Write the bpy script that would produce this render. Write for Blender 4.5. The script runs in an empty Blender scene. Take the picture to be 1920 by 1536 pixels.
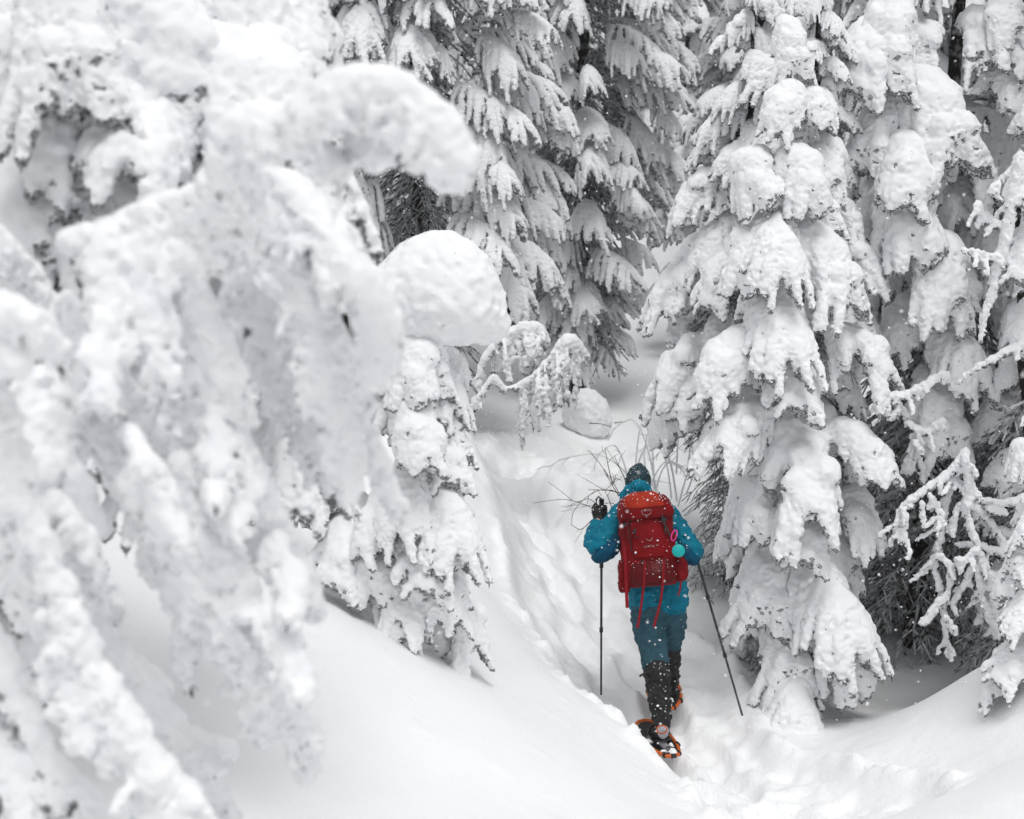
import bpy, bmesh, math, random
import numpy as np
from mathutils import Vector, Matrix

rng = np.random.default_rng(7)
random.seed(7)
scene = bpy.context.scene
COL = scene.collection
R = math.radians
HAZE = 0.0016

# ------------------------------------------------------------------ camera
PITCH = R(14.0)
CAM = np.array([0.0, 0.0, 4.11])
FPX = 50.0 / 36.0 * 1920
cam = bpy.data.cameras.new('camera')
cam.lens = 50; cam.sensor_width = 36; cam.clip_start = 0.05; cam.clip_end = 300
cam.dof.use_dof = True; cam.dof.focus_distance = 9.0; cam.dof.aperture_fstop = 2.6
camo = bpy.data.objects.new('camera', cam); COL.objects.link(camo)
camo.location = CAM.tolist(); camo.rotation_euler = (math.pi / 2 - PITCH, 0, 0)
scene.camera = camo

# ------------------------------------------------------------------ sky, sun, exposure
SUN_EL, SUN_AZ = R(72), R(160)
world = bpy.data.worlds.new('World'); scene.world = world; world.use_nodes = True
wt = world.node_tree; wt.nodes.clear()
sky = wt.nodes.new('ShaderNodeTexSky'); sky.sky_type = 'NISHITA'; sky.sun_disc = False
sky.sun_elevation = SUN_EL; sky.sun_rotation = SUN_AZ; sky.altitude = 800; sky.dust_density = 4.0; sky.air_density = 1.0
hs = wt.nodes.new('ShaderNodeHueSaturation'); hs.inputs['Saturation'].default_value = 0.10
mixc = wt.nodes.new('ShaderNodeMixRGB'); mixc.inputs['Fac'].default_value = 0.8
mixc.inputs['Color2'].default_value = (6.9, 7.0, 7.15, 1)
bg = wt.nodes.new('ShaderNodeBackground'); bg.inputs['Strength'].default_value = 0.095
wo = wt.nodes.new('ShaderNodeOutputWorld')
wt.links.new(sky.outputs[0], hs.inputs['Color']); wt.links.new(hs.outputs[0], mixc.inputs['Color1'])
geo = wt.nodes.new('ShaderNodeTexCoord'); sep = wt.nodes.new('ShaderNodeSeparateXYZ'); wt.links.new(geo.outputs['Generated'], sep.inputs[0])
mr = wt.nodes.new('ShaderNodeMapRange'); mr.inputs['From Min'].default_value = 0; mr.inputs['From Max'].default_value = 1; mr.inputs['To Min'].default_value = .3; mr.inputs['To Max'].default_value = 1.6
wt.links.new(sep.outputs['Z'], mr.inputs['Value'])
mu = wt.nodes.new('ShaderNodeVectorMath'); mu.operation = 'SCALE'; wt.links.new(mixc.outputs[0], mu.inputs[0]); wt.links.new(mr.outputs[0], mu.inputs['Scale'])
wt.links.new(mu.outputs[0], bg.inputs['Color']); wt.links.new(bg.outputs[0], wo.inputs['Surface'])
sun = bpy.data.lights.new('sun', 'SUN'); sun.energy = 1.5; sun.angle = R(24); sun.color = (1.0, 0.985, 0.96)
suno = bpy.data.objects.new('sun', sun); COL.objects.link(suno)
# direction towards the sun: high, a little behind the camera and to the right
sd = Vector((math.sin(SUN_AZ) * math.cos(SUN_EL), math.cos(SUN_AZ) * math.cos(SUN_EL), math.sin(SUN_EL)))
suno.rotation_euler = sd.to_track_quat('Z', 'Y').to_euler()
scene.view_settings.view_transform = 'Standard'; scene.view_settings.look = 'None'
scene.view_settings.exposure = 0.08; scene.view_settings.gamma = 1.0; scene.view_settings.use_curve_mapping = False
scene.cycles.diffuse_bounces = 6; scene.cycles.max_bounces = 8; scene.cycles.glossy_bounces = 2
scene.cycles.caustics_reflective = False; scene.cycles.caustics_refractive = False
scene.cycles.use_denoising = True

# ------------------------------------------------------------------ helpers
def at(px, py, Y):
    """pixel of the 1920x1536 photograph + distance along world Y -> point in the world"""
    u = (px - 960) / FPX; v = (768 - py) / FPX
    c, s = math.cos(PITCH), math.sin(PITCH)
    d = np.array([u, c + v * s, -s + v * c])
    return CAM + d * (Y / d[1])

def pxm(Y, py=768):          # metres per photo pixel at distance Y
    v = (768 - py) / FPX
    return (Y / (math.cos(PITCH) + v * math.sin(PITCH))) / FPX

def tag(o, label=None, cat=None, group=None, kind=None):
    if label: o['label'] = label
    if cat: o['category'] = cat
    if group: o['group'] = group
    if kind: o['kind'] = kind
    return o

def link(name, me, parent=None, mat=None):
    o = bpy.data.objects.new(name, me); COL.objects.link(o)
    if parent is not None: o.parent = parent
    if mat is not None:
        me.materials.clear()
        for m in (mat if isinstance(mat, (list, tuple)) else [mat]): me.materials.append(m)
    return o

def empty(name, loc):
    o = bpy.data.objects.new(name, None); COL.objects.link(o); o.location = loc; o.empty_display_size = .1
    return o

def np_mesh(name, V, F, mats=None, midx=None, smooth=True):
    me = bpy.data.meshes.new(name)
    F = np.asarray(F, dtype=np.int32); n = F.shape[1]
    me.vertices.add(len(V)); me.vertices.foreach_set('co', np.asarray(V, dtype=np.float32).ravel())
    me.loops.add(F.size); me.loops.foreach_set('vertex_index', F.ravel())
    me.polygons.add(len(F))
    me.polygons.foreach_set('loop_start', np.arange(0, F.size, n, dtype=np.int32))
    me.polygons.foreach_set('loop_total', np.full(len(F), n, dtype=np.int32))
    me.polygons.foreach_set('use_smooth', np.full(len(F), smooth, dtype=bool))
    for m in (mats or []): me.materials.append(m)
    if midx is not None: me.polygons.foreach_set('material_index', midx.astype(np.int32))
    me.update(calc_edges=True)
    return me

# band-passed periodic noise tiles (wavelength in voxels)
def tile(n, lo, hi, seed):
    r = np.random.default_rng(seed).standard_normal((n, n, n))
    f = np.fft.fftfreq(n); kx, ky, kz = np.meshgrid(f, f, f, indexing='ij')
    kk = np.sqrt(kx * kx + ky * ky + kz * kz)
    m = np.exp(-(kk * lo) ** 2 * 0.5) * (1 - np.exp(-(kk * hi) ** 2))
    t = np.real(np.fft.ifftn(np.fft.fftn(r) * m))
    return (t / t.std()).astype(np.float32)
T_FINE = tile(64, 2.0, 5.0, 1)
T_MED = tile(64, 3.2, 10.0, 2)
T_BIG = tile(64, 7.0, 24.0, 3)

def samp(t, shape, off):
    n = t.shape[0]
    ix = [(np.arange(s) + o) % n for s, o in zip(shape, off)]
    return t[np.ix_(*ix)]

def surface_nets(Fd, org, vox):
    nx, ny, nz = Fd.shape
    s = Fd < 0
    c = [s[i:nx - 1 + i, j:ny - 1 + j, k:nz - 1 + k] for i in (0, 1) for j in (0, 1) for k in (0, 1)]
    cnt = sum(x.astype(np.int8) for x in c)
    act = (cnt > 0) & (cnt < 8)
    idx = np.argwhere(act)
    if len(idx) == 0: return np.zeros((0, 3)), np.zeros((0, 4), int)
    vid = np.full(act.shape, -1, dtype=np.int32); vid[act] = np.arange(len(idx))
    corner = np.array([(i, j, k) for i in (0, 1) for j in (0, 1) for k in (0, 1)])
    val = np.stack([Fd[idx[:, 0] + a, idx[:, 1] + b, idx[:, 2] + d] for a, b, d in corner], 1)
    P = np.zeros((len(idx), 3), np.float32); W = np.zeros(len(idx), np.float32)
    for a in range(8):
        for b in range(a + 1, 8):
            if np.abs(corner[a] - corner[b]).sum() != 1: continue
            m = (val[:, a] < 0) != (val[:, b] < 0)
            t = np.where(m, val[:, a] / np.where(m, val[:, a] - val[:, b], 1), 0)
            p = corner[a] + t[:, None] * (corner[b] - corner[a])
            P += np.where(m[:, None], p, 0); W += m
    V = (idx + P / np.maximum(W, 1)[:, None]) * vox + org
    Q = []
    # x edges
    e = s[:-1, 1:-1, 1:-1] != s[1:, 1:-1, 1:-1]; w = np.argwhere(e)
    i, j, k = w[:, 0], w[:, 1] + 1, w[:, 2] + 1; fl = s[i, j, k]
    q = np.stack([vid[i, j - 1, k - 1], vid[i, j, k - 1], vid[i, j, k], vid[i, j - 1, k]], 1); q[~fl] = q[~fl][:, ::-1]; Q.append(q)
    e = s[1:-1, :-1, 1:-1] != s[1:-1, 1:, 1:-1]; w = np.argwhere(e)
    i, j, k = w[:, 0] + 1, w[:, 1], w[:, 2] + 1; fl = s[i, j, k]
    q = np.stack([vid[i - 1, j, k - 1], vid[i - 1, j, k], vid[i, j, k], vid[i, j, k - 1]], 1); q[~fl] = q[~fl][:, ::-1]; Q.append(q)
    e = s[1:-1, 1:-1, :-1] != s[1:-1, 1:-1, 1:]; w = np.argwhere(e)
    i, j, k = w[:, 0] + 1, w[:, 1] + 1, w[:, 2]; fl = s[i, j, k]
    q = np.stack([vid[i - 1, j - 1, k], vid[i, j - 1, k], vid[i, j, k], vid[i - 1, j, k]], 1); q[~fl] = q[~fl][:, ::-1]; Q.append(q)
    return V, np.concatenate(Q)

def blob_mesh(name, prims, vox, k, mats, amp=(0.003, 0.008), big=0.008, needle=0.0, seed=0, cut=None, smooth_it=0, shrink=1.1):
    """mesh of the smooth union of spheres (x,y,z,r), roughened like rime; undersides may take a darker tone, part bare needles, part painted shade"""
    r_ = np.random.default_rng(seed + 11)
    P = np.asarray(prims, dtype=np.float32)
    pad = 4 * vox + 2.5 * k + big + amp[1] * 2
    lo = (P[:, :3] - P[:, 3:4]).min(0) - pad; hi = (P[:, :3] + P[:, 3:4]).max(0) + pad
    shape = np.ceil((hi - lo) / vox).astype(int) + 1
    S = np.zeros(shape, np.float32)
    ax = [lo[i] + np.arange(shape[i], dtype=np.float32) * vox for i in range(3)]
    for x, y, z, r in P:
        m = r + 4.5 * k
        a = np.maximum(((np.array([x, y, z]) - m - lo) / vox).astype(int), 0)
        b = np.minimum(((np.array([x, y, z]) + m - lo) / vox).astype(int) + 2, shape)
        X = (ax[0][a[0]:b[0]] - x)[:, None, None] ** 2; Yy = (ax[1][a[1]:b[1]] - y)[None, :, None] ** 2; Z = (ax[2][a[2]:b[2]] - z)[None, None, :] ** 2
        d = np.sqrt(X + Yy + Z) - r
        S[a[0]:b[0], a[1]:b[1], a[2]:b[2]] += np.exp(-np.maximum(d, -6 * k) / k)
    Fd = -k * np.log(S + 1e-3 * np.exp(-3.5)) + shrink * k
    off = r_.integers(0, 64, 3)
    if amp[1] > 0 or big > 0:
        gz = np.gradient(Fd, vox, axis=2)
        up = np.clip(gz * 0.5 + 0.5, 0, 1); GZ0 = gz
        A = amp[1] + (amp[0] - amp[1]) * np.clip(up * 1.7 - 0.55, 0, 1)
        fine = samp(T_FINE, shape, off); med = samp(T_MED, shape, off + 9)
        Fd = Fd + A * (fine * 0.35 + med * 1.0) + big * samp(T_BIG, shape, off + 20)
    if cut is not None: Fd = np.maximum(Fd, cut(ax))
    V, Q = surface_nets(Fd, lo, vox)
    gi = np.clip(np.round((V - lo) / vox).astype(int), 0, shape - 1); wt_ = np.clip(up[gi[:, 0], gi[:, 1], gi[:, 2]] * 2 - .9, 0, 1)[:, None] if (amp[1] > 0 or big > 0) else 1.0
    for _ in range(smooth_it):
        acc = np.zeros_like(V); n = np.zeros(len(V))
        for a in range(4):
            b = (a + 1) % 4
            np.add.at(acc, Q[:, a], V[Q[:, b]]); np.add.at(acc, Q[:, b], V[Q[:, a]])
            np.add.at(n, Q[:, a], 1); np.add.at(n, Q[:, b], 1)
        V = V + wt_ * .7 * (acc / np.maximum(n, 1)[:, None] - V)
    midx = None
    if needle > 0:
        fn = np.cross(V[Q[:, 2]] - V[Q[:, 0]], V[Q[:, 3]] - V[Q[:, 1]]); fn /= (np.linalg.norm(fn, axis=1, keepdims=True) + 1e-9)
        g = np.clip(((V[Q[:, 0]] - lo) / vox).astype(int), 0, shape - 1)
        nn = samp(T_BIG, shape, off + 33)[g[:, 0], g[:, 1], g[:, 2]] 
        midx = ((-GZ0[g[:, 0], g[:, 1], g[:, 2]] * 1.75 - fn[:, 2] * .15 + nn * 0.30) > (1.75 - needle)).astype(int)  # downward faces get the needle tone, spread wider to deepen their shade
    return np_mesh(name, V, Q, mats, midx)

def chain(pts, rad, step=0.5):
    """resample a polyline with radii into overlapping spheres"""
    out = []
    pts = [np.asarray(p, float) for p in pts]
    for i in range(len(pts) - 1):
        L = np.linalg.norm(pts[i + 1] - pts[i]); rm = min(rad[i], rad[i + 1])
        n = max(1, int(L / max(rm * step, 1e-4)))
        for q in range(n):
            t = q / n; out.append((*(pts[i] * (1 - t) + pts[i + 1] * t), rad[i] * (1 - t) + rad[i + 1] * t))
    out.append((*pts[-1], rad[-1]))
    return out

def smooth_poly(pts, n=6):
    """Catmull-Rom through rows of any width"""
    P = np.asarray(pts, float)
    if len(P) < 3: return P
    E = np.vstack([2 * P[0] - P[1], P, 2 * P[-1] - P[-2]]); out = []
    for i in range(1, len(E) - 2):
        for q in range(n):
            t = q / n
            out.append(0.5 * ((2 * E[i]) + (-E[i - 1] + E[i + 1]) * t + (2 * E[i - 1] - 5 * E[i] + 4 * E[i + 1] - E[i + 2]) * t * t + (-E[i - 1] + 3 * E[i] - 3 * E[i + 1] + E[i + 2]) * t ** 3))
    out.append(P[-1])
    return np.array(out)

def tube_mesh(curves, sides=6, mats=None, name='tube'):
    """many tapered tubes -> one mesh; curves = [(pts, radii)]"""
    V = []; F = []; b = 0
    for pts, rad in curves:
        pts = np.asarray(pts, float); n = len(pts)
        tan = np.gradient(pts, axis=0); tan /= (np.linalg.norm(tan, axis=1, keepdims=True) + 1e-9)
        ref = np.array([0, 0, 1.0]) if abs(tan[0][2]) < .9 else np.array([1.0, 0, 0])
        for i in range(n):
            s1 = np.cross(tan[i], ref); s1 /= np.linalg.norm(s1) + 1e-9; s2 = np.cross(tan[i], s1)
            for q in range(sides):
                a = 2 * math.pi * q / sides
                V.append(pts[i] + (s1 * math.cos(a) + s2 * math.sin(a)) * rad[i])
        for i in range(n - 1):
            for q in range(sides):
                q2 = (q + 1) % sides
                F.append((b + i * sides + q, b + i * sides + q2, b + (i + 1) * sides + q2, b + (i + 1) * sides + q))
        # caps
        for base, rev in ((b, 0), (b + (n - 1) * sides, 1)):
            for q in range(1, sides - 1, 2):
                f = (base, base + q, base + q + 1, base + min(q + 2, sides - 1)) if q + 2 <= sides - 1 else (base, base + q, base + q + 1, base + q + 1)
                if len(set(f)) == 4: F.append(f[::-1] if rev else f)
        b += n * sides
    return np_mesh(name, V, F, mats)

# ------------------------------------------------------------------ materials
def mat(name, color, rough=0.8, spec=0.3, nodes=None, sheen=0.0, metallic=0.0):
    m = bpy.data.materials.new(name); m.use_nodes = True
    nt = m.node_tree; b = nt.nodes['Principled BSDF']
    b.inputs['Base Color'].default_value = (*color, 1); b.inputs['Roughness'].default_value = rough
    b.inputs['Specular IOR Level'].default_value = spec; b.inputs['Metallic'].default_value = metallic
    b.inputs['Sheen Weight'].default_value = sheen
    if nodes: nodes(nt, b)
    return m

def noisy(scale, c1, c2, lo=.4, hi=.6, bump=0.0, bscale=None, dist=0.01, detail=4, coord='Object'):
    def f(nt, b):
        tc = nt.nodes.new('ShaderNodeTexCoord'); n = nt.nodes.new('ShaderNodeTexNoise')
        n.inputs['Scale'].default_value = scale; n.inputs['Detail'].default_value = detail
        nt.links.new(tc.outputs[coord], n.inputs['Vector'])
        r = nt.nodes.new('ShaderNodeValToRGB'); r.color_ramp.elements[0].position = lo; r.color_ramp.elements[1].position = hi
        r.color_ramp.elements[0].color = (*c1, 1); r.color_ramp.elements[1].color = (*c2, 1)
        nt.links.new(n.outputs['Fac'], r.inputs['Fac']); nt.links.new(r.outputs['Color'], b.inputs['Base Color'])
        if bump:
            n2 = nt.nodes.new('ShaderNodeTexNoise'); n2.inputs['Scale'].default_value = bscale or scale * 3; n2.inputs['Detail'].default_value = 5
            nt.links.new(tc.outputs[coord], n2.inputs['Vector'])
            bp = nt.nodes.new('ShaderNodeBump'); bp.inputs['Strength'].default_value = bump; bp.inputs['Distance'].default_value = dist
            nt.links.new(n2.outputs['Fac'], bp.inputs['Height']); nt.links.new(bp.outputs['Normal'], b.inputs['Normal'])
    return f

M_SNOW = mat('rimed snow', (.86, .87, .885), .75, .2, noisy(9, (.83, .845, .865), (.88, .885, .89), .3, .7, bump=.2, bscale=75, dist=.003))
M_GROUND = mat('packed snow', (.87, .88, .89), .7, .2, noisy(2.5, (.86, .87, .885), (.89, .895, .9), .3, .7, bump=.5, bscale=38, dist=.010))
M_FROST = mat('frosted needles and underside shade', (.2, .21, .2), .9, .1, noisy(75, (.045, .052, .048), (.52, .53, .54), .36, .62, bump=.9, bscale=110, dist=.01))  # needles under the snow; tone and coverage also paint in underside shade
M_NEEDLE = mat('dark spruce needles', (.02, .03, .022), .8, .2, noisy(30, (.010, .015, .011), (.09, .10, .10), .5, .78))
M_BARK = mat('frosted bark', (.05, .045, .04), .9, .1, noisy(14, (.022, .02, .018), (.33, .33, .34), .52, .7, bump=.8, bscale=60, dist=.01))
M_TWIG = mat('bare twig bark', (.05, .035, .03), .8, .2)
M_FLAKE = mat('snowflake', (.92, .92, .93), .8, .1)

# ------------------------------------------------------------------ ground
CP = []   # control points (x, y, z)
def cp(px, py, Y): CP.append(at(px, py, Y))
# trail
for a in [(1500, 1536, 6.6), (1600, 1500, 6.9), (1400, 1470, 7.1), (1290, 1420, 7.6), (1235, 1385, 8.0), (1130, 1306, 8.5), (1390, 1340, 8.2),
          (1330, 1230, 8.9), (1180, 1200, 9.3), (1080, 1130, 9.7), (1000, 1010, 10.7), (1060, 1000, 11.0), (930, 960, 11.2), (960, 905, 12.0), (1150, 875, 13.0), (1250, 900, 12.6), (1250, 1000, 11.0)]: cp(*a)
# left bank
for a in [(1300, 1536, 6.0), (1210, 1400, 7.1), (1130, 1320, 7.45), (900, 1222, 7.1), (760, 1165, 6.9), (600, 1100, 6.6), (300, 1080, 5.9), (700, 1536, 4.1), (300, 1536, 3.9),
          (1000, 1536, 4.8), (1000, 1380, 5.9), (700, 1300, 5.3), (400, 1250, 5.0), (100, 1536, 3.6), (0, 1250, 4.6)]: cp(*a)
# behind the bank, left of the trail
for a in [(930, 1130, 8.9), (1010, 1230, 8.4), (860, 1080, 8.6), (600, 1000, 9.0), (880, 760, 10.8), (1000, 815, 12.0), (1080, 838, 12.8), (900, 860, 11.2), (1150, 760, 15.8), (1230, 780, 15.0), (1220, 600, 21.0),
          (1200, 680, 18.0), (1280, 700, 17.0), (700, 700, 11.5), (400, 700, 12)]: cp(*a)
# right side
for a in [(1500, 1388, 8.05), (1560, 1385, 8.1), (1640, 1330, 8.7), (1700, 1320, 8.8), (1850, 1225, 7.7), (1800, 1300, 7.5), (1920, 1225, 7.4), (1740, 1310, 8.1), (1700, 1440, 7.1), (1820, 1390, 7.0), (1850, 1475, 6.3), (1600, 1420, 7.4)]: cp(*a)
CP += [np.array(p, float) for p in [(1.3, 4.9, 1.22), (2.2, 4.8, 1.85), (1.75, 5.0, 1.38), (1.9, 5.7, .85), (2.0, 3.4, 2.1), (0, 3, 2.05), (-2, 3, 2.3), (-4, 5, 2.6), (-5, 9, 2.6), (-6, 14, 2.4), (-5, 20, 2.2), (0, 30, 2.0), (6, 30, 2.2), (4, 22, .8), (7, 16, .8), (5, 10, .1), (3.5, 10, -.15),
       (7, 9, .9), (6, 5, 2.2), (2.0, 13, .1), (3, 16, .3), (-12, 30, 5), (12, 30, 4), (-14, 10, 4), (14, 10, 3.5), (0, 60, 14), (-30, 60, 16), (30, 60, 16), (-30, 15, 8), (30, 15, 8), (0, -6, 3.5), (-15, -6, 4), (15, -6, 4)]]
CP = np.array(CP)
def tps_fit(P, lam=2e-3):
    n = len(P); d = np.linalg.norm(P[:, None, :2] - P[None, :, :2], axis=2)
    K = np.where(d > 0, d * d * np.log(d + 1e-12), 0) + lam * np.eye(n) * n
    A = np.zeros((n + 3, n + 3)); A[:n, :n] = K; A[:n, n] = 1; A[:n, n + 1:] = P[:, :2]; A[n, :n] = 1; A[n + 1:, :n] = P[:, :2].T
    return np.linalg.solve(A, np.concatenate([P[:, 2], np.zeros(3)]))
TW = tps_fit(CP)
def base_h(x, y):
    x = np.asarray(x, float); y = np.asarray(y, float); sh = np.broadcast(x, y).shape
    x = np.broadcast_to(x, sh).ravel(); y = np.broadcast_to(y, sh).ravel()
    out = TW[len(CP)] + TW[len(CP) + 1] * x + TW[len(CP) + 2] * y
    for i in range(len(CP)):
        d2 = (x - CP[i, 0]) ** 2 + (y - CP[i, 1]) ** 2
        out = out + TW[i] * 0.5 * d2 * np.log(d2 + 1e-12)
    return out.reshape(sh)

def vnoise(x, y, s, seed):
    r = np.random.default_rng(seed).random((256, 256)); x = x / s + 57.3; y = y / s + 91.7
    i = np.floor(x).astype(int); j = np.floor(y).astype(int); u = x - i; v = y - j; u = u * u * (3 - 2 * u); v = v * v * (3 - 2 * v)
    g = lambda a, b: r[a % 256, b % 256]
    return (g(i, j) * (1 - u) + g(i + 1, j) * u) * (1 - v) + (g(i, j + 1) * (1 - u) + g(i + 1, j + 1) * u) * v - .5

TRAIL_PX = [(1620, 1640, 6.0), (1500, 1520, 6.7), (1390, 1450, 7.25), (1275, 1375, 8.0), (1190, 1270, 8.8), (1110, 1150, 9.6), (1045, 1040, 10.6), (1000, 960, 11.4), (1040, 905, 12.2), (1150, 880, 12.9), (1280, 870, 13.3)]
TRAIL = smooth_poly([at(*a)[:2] for a in TRAIL_PX], 10)
def trail_d(x, y):
    best = np.full(x.shape, 1e9); par = np.zeros(x.shape); side = np.zeros(x.shape); acc = 0
    for a, b in zip(TRAIL[:-1], TRAIL[1:]):
        ab = b - a; L = np.linalg.norm(ab)
        t = np.clip(((x - a[0]) * ab[0] + (y - a[1]) * ab[1]) / (L * L), 0, 1)
        dx = x - a[0] - t * ab[0]; dy = y - a[1] - t * ab[1]; d = np.hypot(dx, dy); m = d < best
        best = np.where(m, d, best); par = np.where(m, acc + t * L, par); side = np.where(m, np.sign(dx * ab[1] - dy * ab[0]), side)
        acc += L
    return best, par, side
_r = np.random.default_rng(5)
STEPS = []
s_ = 0.0; k_ = 0; total = np.linalg.norm(np.diff(TRAIL, axis=0), axis=1).sum()
cum = np.concatenate([[0], np.cumsum(np.linalg.norm(np.diff(TRAIL, axis=0), axis=1))])
while s_ < total:
    p = np.array([np.interp(s_, cum, TRAIL[:, 0]), np.interp(s_, cum, TRAIL[:, 1])]); p2 = np.array([np.interp(s_ + .1, cum, TRAIL[:, 0]), np.interp(s_ + .1, cum, TRAIL[:, 1])])
    t = (p2 - p) / (np.linalg.norm(p2 - p) + 1e-9); nrm = np.array([t[1], -t[0]])
    STEPS.append((*(p + nrm * ((-1) ** k_ * .16 + _r.normal() * .05)), math.atan2(t[1], t[0]) + _r.normal() * .15)); s_ += _r.uniform(.22, .34); k_ += 1

def ground_h(x, y, detail=True):
    x = np.asarray(x, float); y = np.asarray(y, float)
    z = base_h(x, y)
    z = z + vnoise(x, y, 1.3, 3) * .07 + vnoise(x, y, .5, 4) * .022 + np.clip(vnoise(x, y, .16, 14) - .28, 0, 1) * .05 + vnoise(x, y, .09, 15) * .0035
    if not detail: return z
    d, par, side = trail_d(x, y)
    lump = vnoise(x, y, .17, 5) + .6 * vnoise(x, y, .07, 6)
    w = .54 + vnoise(x, y, .6, 8) * .24
    inside = 1 / (1 + np.exp(np.minimum((d - w) / .028, 50)))
    lump = lump + .45 * vnoise(x, y, .038, 16)
    z = z - inside * (.11 + .10 * lump) + np.exp(-((d - w - .08) / .07) ** 2) * (.04 + .08 * np.clip(lump, -.3, 1))
    wide = np.exp(-(d / .75) ** 2); z = z + wide * lump * .05
    for sx, sy, sa in STEPS:
        near = (np.abs(x - sx) < .5) & (np.abs(y - sy) < .5)
        if not near.any(): continue
        dx = x[near] - sx; dy = y[near] - sy
        a = dx * math.cos(sa) + dy * math.sin(sa); b = -dx * math.sin(sa) + dy * math.cos(sa)
        q = np.sqrt((a / .27) ** 2 + (b / .12) ** 2)
        z[near] -= .10 / (1 + np.exp(np.minimum((q - 1) / .07, 50)))
    return z
def gz(x, y): return float(ground_h(np.array([x]), np.array([y]), False)[0])

def axis(segs):
    out = [segs[0][0]]
    for a, b, h0, h1 in segs:
        x = a; 
        while x < b - 1e-6:
            t = (x - a) / (b - a); x = min(b, x + h0 * (1 - t) + h1 * t); out.append(x)
    return np.array(out)
gx = axis([(-40, -4, 3.5, .15), (-4, -1.2, .15, .03), (-1.2, 3.2, .026, .026), (3.2, 6, .03, .2), (6, 40, .2, 3.5)])
gy = axis([(-8, 3, 1.0, .08), (3, 5.5, .08, .03), (5.5, 13.8, .028, .028), (13.8, 20, .03, .15), (20, 70, .15, 4)])
GX, GY = np.meshgrid(gx, gy, indexing='ij')
GZ = ground_h(GX, GY)
nx_, ny_ = GX.shape
I = np.arange(nx_ * ny_).reshape(nx_, ny_)
Fq = np.stack([I[:-1, :-1].ravel(), I[1:, :-1].ravel(), I[1:, 1:].ravel(), I[:-1, 1:].ravel()], 1)
ground = link('snow_ground', np_mesh('snow_ground', np.stack([GX.ravel(), GY.ravel(), GZ.ravel()], 1), Fq, [M_GROUND]))
tag(ground, kind='structure')

# ------------------------------------------------------------------ bough prototypes (base at origin, growing along +X)
def bough(L, W, droop, seed, fat=1.0, n=9, hang=1.0, sub=3, rise=.15, tipR=.02, pillow=1.0):
    r = np.random.default_rng(seed); pr = []; tw = []
    def stem(t): return np.array([L * t * (1 - .18 * droop * t), 0, L * (rise * t - droop * .62 * t * t)])
    sp = [stem(t) for t in np.linspace(0, 1, 9)]; bend = r.normal() * .10 * L
    sp = [p + np.array([0, bend * (i / 8) ** 2, 0]) for i, p in enumerate(sp)]
    sp = np.array(sp)
    tw.append((sp, np.linspace(.016, .005, 9)))
    rr = fat * np.interp(np.linspace(0, 1, 9), [0, .2, .55, .85, 1], [.018, .04, .05, .038, .022])
    pr += chain(sp + np.array([0, 0, .02]), rr)
    for t in np.linspace(.22, .92, 7):      # snow pillows on the stem
        p = np.array([np.interp(t, np.linspace(0, 1, 9), sp[:, i]) for i in range(3)])
        if pillow > 0: pr.append((*(p + np.array([r.normal() * .015, r.normal() * W * .16, .018])), fat * pillow * r.uniform(.062, .092) * (1 - .5 * abs(t - .5))))
    for i in range(n):
        t = .14 + .82 * (i + r.uniform(-.3, .3)) / n
        t = min(max(t, .08), .97)
        p0 = np.array([np.interp(t, np.linspace(0, 1, 9), sp[:, q]) for q in range(3)])
        for sd in (-1, 1):
            if r.random() < .06: continue
            ln = W * np.interp(t, [0, .3, .6, 1], [.55, 1, .8, .3]) * r.uniform(.75, 1.15)
            ang = R(r.uniform(42, 72)) * (1 - .35 * t)
            dr = np.array([math.cos(ang), sd * math.sin(ang), 0]); pts = []; m = 6
            dz = r.uniform(.75, 1.25) * (.35 + .75 * hang)
            for q in range(m):
                s = q / (m - 1); pts.append(p0 + dr * ln * s * (1 - .22 * s) + np.array([0, 0, ln * (.10 * s - dz * .72 * s * s)]))
            pts = np.array(pts); tw.append((pts, np.linspace(.007, .003, m)))
            r0 = fat * r.uniform(.026, .038); r1 = max(tipR, fat * .020) * r.uniform(.85, 1.25)
            pr += chain(pts + np.array([0, 0, .012]), np.linspace(r0, r1, m) * (1 + .18 * r.standard_normal(m)).clip(.65, 1.4))
            if pillow > 0 and r.random() < .9:
                q = pts[r.integers(1, 4)]; pr.append((*(q + np.array([0, 0, .02])), fat * pillow * r.uniform(.040, .062)))
            for _ in range(sub):
                s = r.uniform(.25, 1.0); b = np.array([np.interp(s, np.linspace(0, 1, m), pts[:, q]) for q in range(3)])
                l2 = r.uniform(.06, .14) * (.6 + .6 * hang); a2 = r.uniform(-1.2, 1.2)
                d2 = np.array([math.cos(a2) * .45, sd * .35 + math.sin(a2) * .4, 0])
                p2 = np.array([b + d2 * l2 * s2 + np.array([0, 0, -l2 * (.2 * s2 + .8 * hang * s2 * s2)]) for s2 in (0, .35, .7, 1.0)])
                tw.append((p2, np.array([.004, .003, .003, .002])))
                pr += chain(p2, np.linspace(fat * .024, tipR * r.uniform(.7, 1.05), 4))
    return pr, tw

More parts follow.
